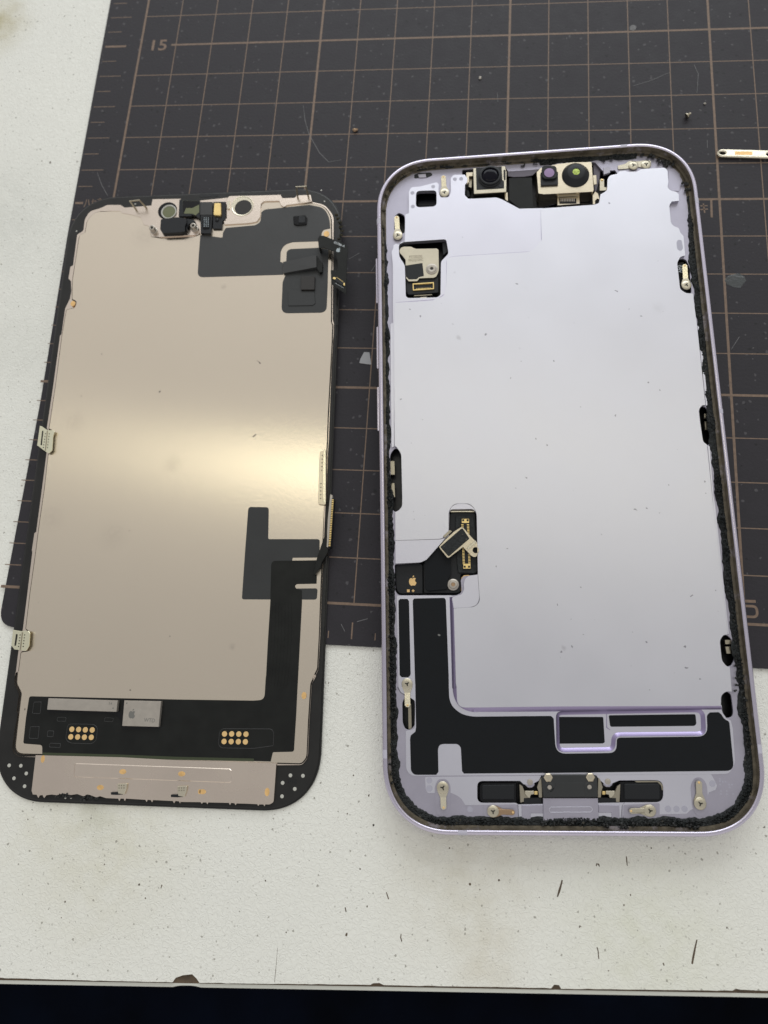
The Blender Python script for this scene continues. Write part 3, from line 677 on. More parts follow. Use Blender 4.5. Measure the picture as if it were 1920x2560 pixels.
# ---- low plate with its sheet and the recessed tray
low_out = S2(['PD', (315, 1175, .2), (905, 1172), (940, 1190, .1), (960, 2183), 'PG', (712, 90), (718, 278, 3.2), (850, 278), 'PH', (0, 268), (1290, 264, .1), (1292, 320, .5), (1330, 372, .3), (1362, 385, .3), (1378, 450), (1397, 730, .8), (1350, 812, .9), (1210, 816), (0, 822), 'PG', (345, 828, .9), (304, 780, .8), (301, 470, .1),
              (372, 455, .5), (377, 230, .4), (300, 180, .3), (262, 165, .6), (243, 120, .6), (240, 50), 'PD', (330, 2100)], .3, ZL)
zt = ZL - .55
tray_i = inset(tray_o, .72)
MB().plate(low_out, ZL, ZF + .01, (tray_o,), .03).build('low_plate', 'lav3', ph)
b = MB(); b.loops([[(x, y, ZL) for x, y in tray_o], [(x, y, ZL - .08) for x, y in inset(tray_o, .06)], [(x, y, zt + .05) for x, y in inset(tray_o, .66)], [(x, y, zt) for x, y in tray_i]])
b.build('tray_wall', 'lavstep', ph, smooth=True)
b = MB(); b.cap([inset(tray_i, -.02)], zt + .001); b.build('recessed_tray', 'lav3', ph)
plate('black_label', 'black', ph, S2(['PH', (-48, 358, .3), (345, 358, .3), (357, 562, .3), (340, 570), (-40, 572, .4)], .3, zt), zt + .03, zt + .002, (), 0)
plate('black_label', 'black', ph, S2(['PH', (388, 345, .3), (1080, 336, .3), (1088, 415, .4), (1070, 430), (400, 437, .4)], .3, zt), zt + .03, zt + .002, (), 0)
b = MB(); g_ = P(PH, zt, 'PH', (372, 318), (372, 440), (400, 462))
plate('tray_divider', 'lavstep', ph, rnd([(g_[0][0] - .05, g_[0][1]), (g_[0][0] + .05, g_[0][1]), (g_[1][0] + .08, g_[1][1]), (g_[2][0], g_[2][1] + .06), (g_[2][0], g_[2][1] - .06), (g_[1][0] - .08, g_[1][1] - .1)], .1), zt + .05, zt, (), 0)
sheet = S2(['PD', (488, 1225, .4), (505, 1206), (835, 1199, .3), (850, 1225), (886, 2183), 'PG', (641, 0), (648, 215, 1.2), (672, 275, 1.5), (740, 334, 1.5), (830, 356, 1.0), (1462, 350, .5), (1481, 372), (1498, 652, 1.9), 'PH', (450, 645, 1.7), (453, 523, .7), (1177, 514, 1.9), (1171, 345, .4), (1195, 322, .3), (1265, 320, .3),
            (1285, 335, .4), (1310, 375, .5), (1350, 395, .4), (1388, 788, 1.5), (0, 804), 'PG', (765, 810, .3), (750, 790, .3), (740, 600, .7), (715, 574, .5), (600, 574, .5), (570, 582, .5), (558, 615, .5), (562, 795, .3), (545, 820, .3), (370, 820, .8), (342, 790, .5), (335, 530, .4), (342, 505, .2), (378, 475, .3), (383, 440, .2), (375, 0), 'PD', (515, 2183)], .25, ZL)
plate('black_label', 'black', ph, sheet, ZL + .03, ZL + .002, (), 0, 'large black L-shaped sheet on the low plate')
plate('black_label', 'black', ph, S2(['PD', (332, 1230, .3), (350, 1211), (435, 1210, .4), (448, 1240), (466, 2040, .5), (440, 2066, .3), (365, 2066, .5), (345, 2040)], .3, ZL), ZL + .03, ZL + .002, (), 0)

# lower chassis islands at the phone's bottom: lighter patches, grey windows
plate('chassis_patch', 'lav3', ph, S2(['PG', (455, 838, .2), (870, 832), (1380, 828), 'PH', (300, 822), (1205, 816), (1225, 850), (1252, 905, .2), (1240, 940, .3), (1185, 960), (1165, 1055, .5), (1040, 1100, .3), (1010, 1130, .2), (800, 1135), (500, 1150, .3), (500, 1060), (520, 1040), 'PG', (1195, 1055), (1205, 1150), (1170, 1170), (920, 1140), (905, 1125, .2), (800, 1122, .3), (780, 1070, .4), (740, 1000, 1.5), (660, 962, .5), (475, 965, .3), (460, 930)], .15, ZF), ZF + .035, ZF + .002, (H['bottom'],), 0)
for c, lst in (('PG', [(489, 865, 20), (490, 928, 22), (813, 1095, 20)]), ('PH', [(1215, 890, 21), (862, 1092, 21), (929, 1092, 20), (993, 1092, 20)]),
               ('PA', [(607, 420, 16), (435, 472, 17), (438, 585, 17), (787, 358, 17), (839, 355, 17), (213, 900, 14)]), ('PB', [(970, 443, 15), (976, 702, 16)])):
    for (u, v, r) in lst:
        zz = ZP if c in ('PA', 'PB') and v != 900 else ZF + .035; c0 = CROPS[c]
        x, y = PH.px(c0[0] + u / c0[2], c0[1] + v / c0[2], zz); plate('round_window', 'disc', ph, circ(x, y, r / c0[2] / 11.0), zz + .012, zz, (), 0)
for (u, v) in [(1275, 852), (1275, 870), (1276, 898), (1297, 876), (1320, 875), (1347, 897), (1372, 898), (1352, 920), (1283, 950), (1283, 973), (1330, 950), (1331, 975), (1381, 973)]:
    x, y = PH.px(1400 + u / 3.19, 1680 + v / 3.19, ZF); plate('pinhole', 'disc', ph, circ(x, y, .16, 10), ZF + .01, ZF, (), 0)
plate('oval_window', 'disc', ph, S2(['PB', (980, 790, .5), (990, 770, .4), (1018, 772, .4), (1030, 835, .5), (1010, 857, .5), (985, 840, .4)], .4), ZP + .115, ZP + .10, (), 0)

# contact clips: springy tab held by a screw
def clip(c, scr, tip, rs, z, wt=.9, material='steelb', stad=None, tipmat='golddull'):
    c0 = CROPS[c]; k = lambda p, zz: Vector(PH.px(c0[0] + p[0] / c0[2], c0[1] + p[1] / c0[2], zz))
    s = k(scr, z + .35); t = k(tip, z + .30); d = (t - s); L = d.length; d.normalize(); n_ = Vector((-d.y, d.x))
    if stad:
        q = S2([c] + stad, .8, z); plate('clip_pocket', 'lav2', ph, q, z + .02, z - .02, (), 0)
    p = [s + n_ * rs * .95 - d * rs * .3, s + n_ * rs * .95 + d * rs * .5, s + n_ * wt * .5 + d * (rs + .7), t + n_ * wt * .5, t + d * .35 + n_ * wt * .25, t + d * .35 - n_ * wt * .25, t - n_ * wt * .5, s - n_ * wt * .5 + d * (rs + .7), s - n_ * rs * .95 + d * rs * .5, s - n_ * rs * .95 - d * rs * .3, s - d * rs * 1.02]
    P2 = rnd([(v.x, v.y) for v in p], .35, 4)
    def zf(x, y):
        u = (Vector((x, y)) - s).dot(d) / L
        return z + .20 + max(0, u - .35) * .55
    b = MB(); b.cap([P2], zf); b.cap([P2], lambda x, y: zf(x, y) - .09, True); b.loops([[(x, y, zf(x, y) - .09) for x, y in P2], [(x, y, zf(x, y)) for x, y in P2]])
    o = b.build('contact_clip', material, ph)
    b = MB(); b.lathe(t.x, t.y, [(.22, z + .5), (.2, z + .6), (.08, z + .64)], 12); b.build('contact_dimple', tipmat, o)
    b = MB(); b.lathe(s.x, s.y, [(rs * .8, z + .2), (rs * .97, z + .24), (rs, z + .3), (rs, z + .40), (rs * .92, z + .47), (rs * .5, z + .5)], 32); sc_ = b.build('screw', 'screw', o, smooth=True)
    b = MB(); a0 = random.uniform(0, 2)
    st = []
    for kk in range(6):
        rr = rs * (.42 if kk % 2 == 0 else .16); a = a0 + kk * pi / 3; st += [(s.x + rr * cos(a - .22), s.y + rr * sin(a - .22)), (s.x + rr * cos(a + .22), s.y + rr * sin(a + .22))]
    b.cap([st], z + .512); b.build('screw_socket', 'recess', o)
    return o
clip('PA', (700, 470), (692, 345), 1.10, ZF + .1, 1.1, 'steelb', [(652, 350, 1), (680, 325, .8), (725, 325, .8), (748, 360, 1), (745, 490, 1), (715, 512, .8), (670, 512, .8), (652, 480, 1)])
clip('PA', (313, 825), (305, 680), 1.10, ZF + .05, 1.1)
clip('PB', (1055, 1105), (1040, 965), 1.05, ZF + .05, 1.05)
clip('PG', (312, 95), (316, 265), 1.1, ZF + .1, 1.1, 'steelb')
clip('PG', (596, 922), (603, 1080), 1.15, ZF + .05, 1.1, 'steelb', [(532, 910, 1), (560, 852, 1), (630, 852, 1), (660, 910, 1), (655, 1100, 1), (620, 1155, 1), (570, 1155, 1), (535, 1100, 1)])
clip('PG', (997, 1112), (1155, 1118), 1.1, ZF + .05, 1.0, 'copper', [(920, 1060, .3), (1185, 1055, .3), (1200, 1160, .3), (1150, 1165), (1060, 1168), (1020, 1185), (960, 1180), (925, 1150, .5)])
clip('PH', (718, 1107), (565, 1107), 1.1, ZF + .05, 1.0, 'screw', [(505, 1060, .3), (795, 1045, .3), (795, 1150, .8), (740, 1175, .4), (690, 1175, .4), (640, 1150), (505, 1165, .3)])
clip('PH', (1118, 1050), (1105, 880), 1.12, ZF + .05, 1.1, 'screw', [(1040, 900, 1), (1075, 840, 1), (1130, 840, 1), (1170, 890, 1), (1188, 1090, 1), (1150, 1150, 1), (1095, 1150, 1), (1055, 1090, 1)])
# double screw plate in the top right corner
z = ZF + .1
plate('screw_plate', 'steelb', ph, S2(['PB', (545, 222, .1), (600, 208, .1), (630, 185, .5), (700, 190, .4), (740, 182, .3), (790, 184, .4), (795, 225, .4), (750, 238, .3), (700, 230), (670, 245, .3), (630, 240, .3), (600, 245), (548, 248)], .2, z), z + .12, z, (), .03)
for (u, v, s_) in ((663, 217, 0), (757, 210, .5)):
    x, y = PH.px(1360 + u / 2.9625, 340 + v / 2.9625, z + .3)
    o = MB().lathe(x, y, [(.85, z + .1), (1.06, z + .16), (1.08, z + .3), (1.0, z + .36), (.5, z + .38)], 30).build('plate_screw', 'screw', ph, smooth=True)
    st = []
    for kk in range(6):
        rr = (.5 if kk % 2 == 0 else .17); a = s_ + kk * pi / 3; st += [(x + rr * cos(a - .22), y + rr * sin(a - .22)), (x + rr * cos(a + .22), y + rr * sin(a + .22))]
    MB().cap([st], z + .395).build('screw_socket', 'recess', o)
# grey pieces of the ledge that show in the top corners
plate('corner_ledge', 'lav2', ph, S2(['PB', (920, 250, .2), (960, 235, .5), (1005, 280, .3), (1018, 370, .3), (1000, 410), (935, 402, .4), (914, 378, .3), (922, 340)], .2, ZF + .1), ZF + .1, ZF, (), .03)
plate('ledge_strip', 'lav3', ph, S2(['PC', (243, 315, .1), (262, 290, .1), (286, 300), (287, 1640), (256, 1660, .2), (248, 1000)], .1, ZF + .2), ZF + .25, ZF, (), .04)
plate('ledge_strip', 'lav3', ph, S2(['PE', (634, 322, .1), (668, 365, .1), (740, 1080, .1), (748, 1212), (729, 1212)], .1, ZF + .2), ZF + .25, ZF, (), .04)
plate('ledge_strip', 'lav3', ph, S2(['PE', (745, 1648, .1), (772, 1665, .1), (815, 2212), 'PF', (1010, 100), (1150, 1400), (1163, 1530), (1142, 1532), (990, 160)], .1, ZF + .2), ZF + .25, ZF, (), .04)

# foam seal lying in the gutter: lumpy ring
FPATH = rrpath(110, 640, 240); NP = len(FPATH)
def dpos(i): return FPATH[i][0], FPATH[i][1]
def gutter(i, f):
    x, y = dpos(i); q = noise.noise((x * .35, y * .35, 5 + f * 9)) * .5 + noise.noise((x * 1.3, y * 1.3, f * 7)) * .22
    top = max(0, min(1, (y - 45) / 15)); low = max(0, min(1, (-y - 5) / 30)); left = x < 0
    a = 1.25; c = 2.55 if left else 2.95
    c = c + low * (.35 if left else -.10)
    if y < -60: c = 3.1
    c = c * (1 - top) + 1.9 * top
    if left and y > -5: c -= .25
    if y > 60 and 2 < x < 26: c += .7
    if x > 24 and y > 60: c = 1.15 + .2
    return (a + q * .3) if f == 0 else (c + q)
inn = [gutter(i, 1) for i in range(NP)]; outd = [gutter(i, 0) for i in range(NP)]
K = 14; rings = []
for k in range(K + 1):
    s = k / K; r_ = []
    for i in range(NP):
        x, y, nx, ny = FPATH[i]; d = outd[i] + (inn[i] - outd[i]) * s; px_, py_ = x + nx * d, y + ny * d
        rough = 1.15 if y < 0 or abs(y) > 66 else .7
        h = .45 * (1 - abs(2 * s - 1) ** 4) + (noise.noise((px_ * 2.1, py_ * 2.1, 0)) * .28 + noise.noise((px_ * 5, py_ * 5, 3)) * .42) * rough * (1 - abs(2 * s - 1) ** 3)
        if x > 24 and y > 60: h *= .2
        h *= max(.35, min(1.15, .8 + 1.1 * noise.noise((x * .22, y * .22, 31)))); zb_ = ZF + .05 + max(0, h) * .95
        r_.append((px_, py_, zb_))
    rings.append(r_)
b = MB(); b.loops(rings); b.build('foam_seal', 'foam', ph)
# torn lumps of adhesive standing up from the seal
def lumps(c, lst, zc_, sc_=1.0, n_=5, par=None, fr=None, matn='gunk', nm='adhesive_lump'):
    fr = fr or PH; par = par or ph
    c0 = CROPS[c]
    b = MB()
    for (u, v, r) in lst:
        for k in range(n_):
            x, y = fr.px(c0[0] + (u + random.uniform(-r, r)) / c0[2], c0[1] + (v + random.uniform(-r * .5, r * .5)) / c0[2], zc_)
            rr = random.uniform(.12, .42) * sc_; nn = 7; sd = random.random() * 50; rg = []
            for j in range(4):
                th = pi * (j + .5) / 4 ; rg.append([(x + rr * (1 + .7 * noise.noise((cos(a) * 2 + sd, sin(a) * 2, th))) * sin(th) * cos(a), y + rr * (1 + .7 * noise.noise((cos(a) * 2, sin(a) * 2 + sd, th))) * sin(th) * sin(a), zc_ + rr * .9 * -cos(th) + random.uniform(-.05, .05)) for a in [2 * pi * q / nn for q in range(nn)]])
            b.loops(rg); b.face(rg[-1]); b.face(rg[0][::-1])
    return b.build(nm, matn, par)
lumps('PB', [(905, 205, 34), (935, 200, 28), (880, 185, 28), (800, 150, 22), (1040, 350, 22), (1060, 400, 25)], -1.5, 1.0, 9)
lumps('PB', [(440, 175, 14), (500, 165, 14), (570, 160, 12), (650, 150, 12), (730, 140, 12), (780, 150, 16), (850, 170, 14)], -1.6, .7, 6)
lumps('PG', [(570, 1175, 10), (785, 1190, 18), (1620, 1210, 22), (1500, 1215, 20), (1400, 1212, 20)], -1.4, .7, 6)
lumps('PH', [(110, 1195, 28), (480, 1225, 30), (540, 1240, 24), (600, 1215, 26), (700, 1215, 26), (800, 1210, 26), (900, 1220, 26), (1020, 1235, 30), (1080, 1245, 22), (360, 1225, 22)], -1.3, .8, 7)
lumps('PD', [(255, 1270 + k * 70, 28) for k in range(13)], -1.35, .6, 5)
lumps('PG', [(195, 60 + k * 75, 22) for k in range(12)], -1.35, .65, 5)
lumps('PF', [(1250, 1600 + k * 70, 30) for k in range(9)], -1.35, .6, 4)
lumps('PH', [(1452 + k * 6, 40 + k * 60, 20) for k in range(11)], -1.35, .65, 5)
lumps('PA', [(235, 440, 26), (255, 395, 28), (300, 345, 28), (350, 310, 26), (420, 280, 24), (500, 258, 22), (600, 245, 20), (700, 238, 20), (215, 500, 18), (195, 620, 12), (190, 760, 12), (186, 900, 10), (186, 1040, 10)], -1.55, .55, 26, None, None, 'mould')
lumps('PA', [(1560, 215, 40), (1620, 200, 25), (1450, 230, 22), (1350, 240, 22)], -1.7, .6, 7)

# ---- front camera row
def bx3(name, material, pts, z1, z0, r=.15, bev=.06, label=None, par=None, holes=()):
    return MB().plate(rnd(P(PH, z1, *pts), r), z1, z0, holes, bev).build(name, material, par or ph, label)
def pc(c, u, v, z): c0 = CROPS[c]; return PH.px(c0[0] + u / c0[2], c0[1] + v / c0[2], z)
zc1 = -.75
cm = bx3('front_camera', 'steelb', ['PA', (937, 265), (1205, 248), (1218, 300), (1215, 462), (945, 478)], zc1, -4.4, .2, .10)
bx3('camera_faceplate', 'black2', ['z6', (190, 190), (600, 168), (612, 380), (640, 400), (640, 515), (200, 540)], zc1 + .05, zc1, .1, .02, None, cm)
x, y = pc('z6', 418, 305, -.1)
b = MB(); b.lathe(x, y, [(2.75, zc1), (2.75, -.55), (2.45, -.45), (2.45, -.1), (2.3, -.02), (2.0, -.05), (1.95, -.35), (.9, -.55)], 40); b.build('lens_ring', 'black2', cm, smooth=True)
b = MB(); b.lathe(x, y, [(1.95, -.36), (1.8, -.22), (1.2, -.12), (.4, -.10)], 32); b.build('lens_glass', 'lensdark', cm, smooth=True)
x2, y2 = pc('z6', 587, 468, zc1 + .1); MB().lathe(x2, y2, [(.5, zc1), (.48, zc1 + .14), (.2, zc1 + .12)], 20).build('alignment_pin', 'black2', cm)
bx3('camera_slot', 'recess', ['z6', (630, 222), (662, 220), (664, 378), (640, 384), (632, 340)], zc1 + .06, zc1 + .01, .05, 0, None, cm)
bx3('camera_tab', 'steel', ['PA', (880, 302), (935, 300), (935, 330), (905, 332), (905, 380), (885, 400)], -1.6, -2.0, .1, .03)
bx3('side_clip', 'steeld', ['PA', (905, 345), (932, 345), (925, 430), (900, 420)], -2.4, -4.2, .1, .05)
bx3('flex_bend', 'flex', ['PA', (878, 440), (905, 455), (915, 500), (885, 505)], -2.2, -4.2, .3, .08)
bx3('camera_skirt', 'gloss', ['PA', (945, 478), (1215, 470), (1212, 500), (1140, 510), (950, 516)], -3.0, -4.4, .1, .05)
bx3('side_clip', 'steel', ['PA', (1196, 470), (1225, 468), (1228, 540), (1205, 525)], -2.3, -4.2, .1, .05)
# flex ribbon between the cameras
bx3('wide_flex', 'flex', ['z6', (715, 350), (1085, 340, .2), (1110, 830), (900, 845), (720, 700)], -1.9, -2.1, .3, .05)
bx3('grey_flex', 'gflex', ['z6', (690, 170), (740, 215, .6), (1000, 205), (1180, 190), (1175, 235), (1090, 310, .3), (960, 330), (790, 335), (700, 320, .2)], -2.1, -2.3, .2, .05)
# depth sensing module
zd = -.85
dm = bx3('sensor_module', 'steel', ['PA', (1466, 300), (1500, 265), (1659, 228), 'PB', (100, 208), (200, 196), (352, 192), (368, 400), (362, 412), (0, 431), 'PA', (1480, 476)], zd, -4.4, .25, .12)
bx3('lens_housing', 'black2', ['z6', (1245, 175, .4), (1275, 150, .4), (1450, 150, .4), (1478, 185, .4), (1490, 330, .5), (1440, 360, .5), (1290, 362, .5), (1245, 330, .5)], .05, zd, .4, .12, None, dm)
bx3('lens_housing', 'black2', ['z6', (1222, 260), (1500, 250), (1502, 455), (1228, 468)], -.45, zd, .15, .06, None, dm)
x, y = pc('z6', 1360, 265, .1); MB().lathe(x, y, [(1.35, .0), (1.32, .07), (1.15, .08)], 32).build('lens_ring', 'gloss', dm)
MB().lathe(x, y, [(1.15, .08), (.6, .10), (.2, .11)], 28).build('filter_glass', 'purple', dm, smooth=True)
x, y = pc('z7', 305, 250, zd); xt, yt = pc('z7', 315, 200, .25)
b = MB(); n_ = 40; rg = []
for (s, rr, zz) in ((0, 3.05, zd), (0, 3.05, zd + .12), (.25, 2.85, zd + .35), (.8, 2.15, .05), (.95, 1.98, .2), (1, 1.85, .25), (1, .85, .25), (1, .8, .12)):
    rg.append([(x + (xt - x) * s + rr * cos(2 * pi * k / n_), y + (yt - y) * s + rr * sin(2 * pi * k / n_), zz) for k in range(n_)])
b.loops(rg); b.build('projector_cone', 'black2', dm, smooth=True)
MB().lathe(xt, yt, [(.82, .12), (.8, .16), (.3, .19)], 24).build('emitter_window', 'lime', dm)
bx3('module_wall', 'gloss', ['PB', (-30, 440), (95, 432), (95, 500), (-20, 530), 'PA', (1480, 585), (1478, 490)], -3.2, -4.4, .1, .05)
bx3('flex_socket', 'steel', ['PB', (98, 440), (262, 440), (265, 500), (100, 512)], -2.3, -4.2, .1, .05)
bx3('socket_lip', 'steeld', ['PB', (100, 430), (258, 426), (258, 442), (100, 448)], -1.7, -2.4, .05, .04)
s_ = bx3('socket_contacts', 'black2', ['PB', (112, 462), (240, 462), (240, 498), (115, 500)], -2.22, -2.3, .05, 0)
for k in range(9): bx3('contact_pin', 'chip', ['PB', (122 + k * 12.2, 460), (129.5 + k * 12.2, 460), (129.5 + k * 12.2, 484), (122 + k * 12.2, 484)], -2.15, -2.22, 0, 0, None, s_)
bx3('clip_end', 'steelb', ['PB', (412, 322), (425, 314, .2), (446, 320), (447, 378), (468, 380), (465, 402), (412, 404)], -1.75, -2.2, .15, .05)
bx3('clip_end', 'steel', ['PB', (362, 290), (388, 288), (392, 356), (368, 360)], -1.2, -1.5, .15, .05)
x, y = pc('z7', 648, 310, -1.7); MB().lathe(x, y, [(.3, -1.75), (.2, -1.6), (.05, -1.58)], 14).build('contact_dimple', 'gold', ph)
bx3('screw_lug', 'steel', ['PB', (360, 440), (380, 410), (400, 425), (412, 470), (395, 462), (378, 480), (380, 505), (362, 505)], -2.2, -2.8, .1, .05)
bx3('grey_flex', 'gflex', ['PB', (365, 200), (400, 190), (420, 240), (412, 310), (392, 400), (375, 420), (370, 360)], -2.6, -2.8, .2, .05)
bx3('small_block', 'nylon', ['PB', (440, 235), (490, 228), (490, 270), (442, 285)], -1.9, -2.5, .1, .08)
bx3('black_recess', 'cavity', ['PA', (450, 320, .2), (490, 305), (590, 302, .4), (605, 325, .4), (560, 345), (450, 352, .3)], ZF + .03, ZF, .2, 0)
bx3('small_block', 'nylon', ['PA', (480, 318), (545, 312), (550, 342), (490, 345)], ZF + .2, ZF, .1, .05)
bx3('inner_glass', 'gloss', ['PA', (475, 500, .3), (632, 490, .3), (632, 575, .5), (475, 582, .5)], -3.8, -4.0, .3, .1)

# ---- flex window, upper left
z = -1.85
fw = bx3('flex_shield', 'steelb', ['z5', (200, 400, .6), (240, 320, .6), (320, 290, .4), (540, 290, .5), (600, 330, .5), (680, 350), (1240, 340, .3), (1290, 380, .2), (1300, 960, 1.2), (1230, 1120, 1), (1150, 1150), (760, 1165, .1), (700, 1245, .2), (455, 1250, .2), (385, 1160, .3), (370, 650, .3), (300, 560, .3), (215, 470, .5)], z, z - .15, .15, .05)
bx3('black_patch', 'black2', ['z5', (375, 815), (840, 745), (882, 1105), (740, 1135), (690, 1190), (465, 1200), (390, 1120)], z + .04, z, .1, .01, None, fw)
x, y = pc('z5', 1097, 905, z + .2)
b = MB(); b.lathe(x, y, [(1.32, z), (1.32, z + .1), (1.22, z + .16), (1.0, z + .17), (.9, z + .3), (.5, z + .34), (.38, z + .3), (.36, z - .1)], 32); b.build('standoff', 'chip', fw, smooth=True)
MB().lathe(x, y, [(.37, z + .24), (.2, z + .245)], 20).build('standoff_hole', 'recess', fw)
tx, ty = pc('z5', 650, 575, z); text('marking', 'F5Y30250', 'inkd', fw, tx, ty, z + .005, .95, radians(-1), 1.0 * .78)
tx, ty = pc('z5', 655, 660, z); text('marking', '06Q1J15AC', 'inkd', fw, tx, ty, z + .005, .95, radians(-1), .73)
z2 = -2.3
cn = bx3('board_connector', 'black2', ['z5', (385, 1180), (1290, 1130), (1290, 1560), (440, 1620), (385, 1500)], z2, -3.2, .3, .1)
raw_ = [p[:2] for p in P(PH, z2 + .3, 'z5', (565, 1310), (1160, 1270), (1165, 1465), (575, 1505))][::-1]
if area2(raw_) < 0: raw_ = raw_[::-1]
ring_ = rnd(raw_, .15); hole_ = rnd(inset(raw_, .26), .05)
MB().plate(ring_, z2 + .3, z2, (hole_,), .04).build('gold_surround', 'gold', cn)
for k in range(10):
    for vv in (1328, 1452):
        x, y = pc('z5', 685 + k * 41, vv - k * 2.6, z2 + .25); MB().box(x - .07, y - .14, z2, x + .07, y + .14, z2 + .12).build('contact_pin', 'gold', cn)
bx3('white_tab', 'steelb', ['z5', (780, 1690), (965, 1680), (960, 1705), (780, 1712)], -2.0, -2.4, .05, .02)
bx3('bracket_rail', 'steeld', ['z5', (620, 1635), (1110, 1610), (1110, 1630), (600, 1662)], -2.6, -3.4, .05, .03)
bx3('black_cover', 'black2', ['z5', (1385, 170), (1545, 160), (1565, 400), (1410, 560), (1395, 300)], -2.3, -4, .3, .1)

# ---- connector window, middle left
z = -1.95
bp_ = bx3('flex_board', 'black2', ['c6', (1140, 290, .6), (1580, 290, .6), (1600, 800), (1610, 1320, .5), (1540, 1355), (1330, 1350), (1320, 1420), (1330, 1640, .5), (1280, 1680, .5), (690, 1680, .4), (680, 1180), (900, 880), (1130, 600)], -2.6, -3.2, .2, .1)
bx3('battery_tab', 'black2', ['c6', (200, 1200, .4), (240, 1165, .3), (640, 1165, .3), (670, 1200), (672, 1690), (260, 1690, .6), (205, 1600, .6)], -2.9, -3.3, .2, .1)
bx3('black_pad', 'black', ['c6', (700, 1130, .2), (935, 870), (1150, 1080, .2), (1160, 1350, .3), (1110, 1420, .6), (1090, 1610, .3), (760, 1640, .4), (715, 1590, .2)], z, -2.6, .2, .03)
emx, emy = pc('c6', 495, 1462, -2.88); emblem('emblem', 'golddull', ph, emx, emy, -2.885, 2.15, radians(2))
x, y = pc('c6', 420, 1638, -2.88); plate('polarity_mark', 'golddull', ph, rect(x, y, .55, .55, 0, 0), -2.87, -2.89, (), 0)
x, y = pc('c6', 503, 1638, -2.88); b = MB(); b.box(x - .28, y - .09, -2.89, x + .28, y + .09, -2.87); b.box(x - .09, y - .28, -2.89, x + .09, y + .28, -2.866); b.build('polarity_mark', 'golddull', ph)
cn = bx3('board_connector', 'foam', ['c6', (1240, 340), (1540, 350), (1600, 700), (1612, 1300, .3), (1580, 1335), (1290, 1325, .2), (1275, 1280), (1230, 800)], -2.1, -2.7, .2, .1)
bx3('socket_body', 'black2', ['c6', (1325, 385), (1475, 380), (1505, 1265), (1360, 1272)], -1.85, -2.1, .1, .04, None, cn)
for (ua, va, ub, vb) in ((1345, 395, 1470, 465), (1370, 1170, 1495, 1255)):
    bx3('gold_surround', 'gold', ['c6', (ua, va), (ub, va), (ub, vb), (ua, vb)], -1.82, -1.86, .05, .01, None, cn)
for k in range(27):
    for side in (0, 1):
        v_ = 488 + k * 26; u0 = (1362 if side == 0 else 1460) + k * .95 - 8
        if 520 < v_ < 0: continue
        bx3('contact_pin', 'gold', ['c6', (u0 - 19, v_), (u0 + 19, v_), (u0 + 19, v_ + 13), (u0 - 19, v_ + 13)], -1.80, -1.88, 0, 0, None, cn)
x, y = pc('c6', 1195, 1530, -2.0)
b = MB(); b.lathe(x, y, [(1.2, -2.6), (1.2, -2.1), (1.1, -2.0), (.85, -1.95), (.78, -1.75), (.48, -1.72), (.4, -1.8), (.38, -2.4)], 34); st_ = b.build('standoff', 'chip', ph, smooth=True)
MB().lathe(x, y, [(.42, -1.86), (.2, -1.87)], 20).build('standoff_hole', 'copper', st_)
bx3('gold_edge', 'golddull', ['c6', (1335, 1420, .3), (1380, 1370), (1500, 1362), (1400, 1450, .5), (1365, 1560), (1345, 1650), (1330, 1640)], -2.4, -2.6, .2, .02)
bx3('bright_edge', 'steelb', ['c6', (1140, 262), (1170, 250), (1540, 250), (1570, 262), (1560, 278), (1150, 280)], -2.2, -2.9, .1, .1)
for (ua, va) in ((1352, 402), (1428, 402), (1378, 1205), (1452, 1205)):
    bx3('socket_gap', 'black2', ['c6', (ua, va), (ua + 34, va), (ua + 34, va + 34), (ua, va + 34)], -1.81, -1.84, 0, 0)
# glimpses inside the edge slots
for pts in (['PC', (243, 1800), (290, 1800), (295, 1950), (245, 1950)], ['PC', (243, 2040), (290, 2040), (297, 2183), 'PD', (298, 100), (240, 100)]):
    bx3('inner_spring', 'steeld', pts, -2.6, -3.2, .1, .08)
for pts in (['PE', (710, 1300), (778, 1300), (780, 1350), (712, 1350)], ['PE', (716, 1385), (785, 1385), (790, 1478), (722, 1478)], ['PF', (1115, 1590), (1190, 1590), (1192, 1640), (1120, 1640)], ['PF', (1120, 1665), (1185, 1665), (1190, 1745), (1135, 1745)]):
    bx3('inner_spring', 'steeld', pts, -2.5, -3.2, .1, .08)
bx3('inner_spring', 'steeld', ['PG', (318, 250), (345, 250), (350, 455), (322, 458)], -2.8, -3.4, .1, .08)
text('marking', '04V', 'white', bx3('black_flex', 'flex', ['PB', (990, 940), (1035, 930), (1040, 1040), (1005, 1042)], -2.4, -2.6, .2, .05), *pc('PB', 1005, 985, -2.39), -2.385, 1.3, radians(-88), .9)

# ---- bottom row: speaker pads, port housing
for pts, pin in ((['z8', (58, 118, 1.2), (372, 118, .3), (372, 287, .3), (60, 289, 1.2)], ['z8', (82, 142, .4), (355, 138, .3), (352, 262, .3), (84, 262, .4)]),
                 (['z8', (1225, 112, .2), (1586, 110, 1.4), (1584, 284, 1.4), (1228, 285, .2)], ['z8', (1262, 132, .3), (1560, 130, .4), (1562, 262, .4), (1265, 262, .3)])):
    o = bx3('speaker', 'gloss', pts, -2.35, -3.6, .4, .15); bx3('speaker_pad', 'black2', pin, -2.05, -2.35, .3, .12, None, o)
bx3('gasket_glint', 'steeld', ['z8', (1345, 106, .1), (1550, 106, .5), (1585, 140, .3), (1588, 185, .1), (1575, 185), (1568, 145), (1540, 118), (1365, 120)], -2.1, -2.6, .15, .05)
pt = bx3('port_housing', 'lav2', ['z8', (590, 250, .1), (1045, 250, .1), (1052, 435, .1), (592, 435, .1)], -1.7, -3, .1, .08)
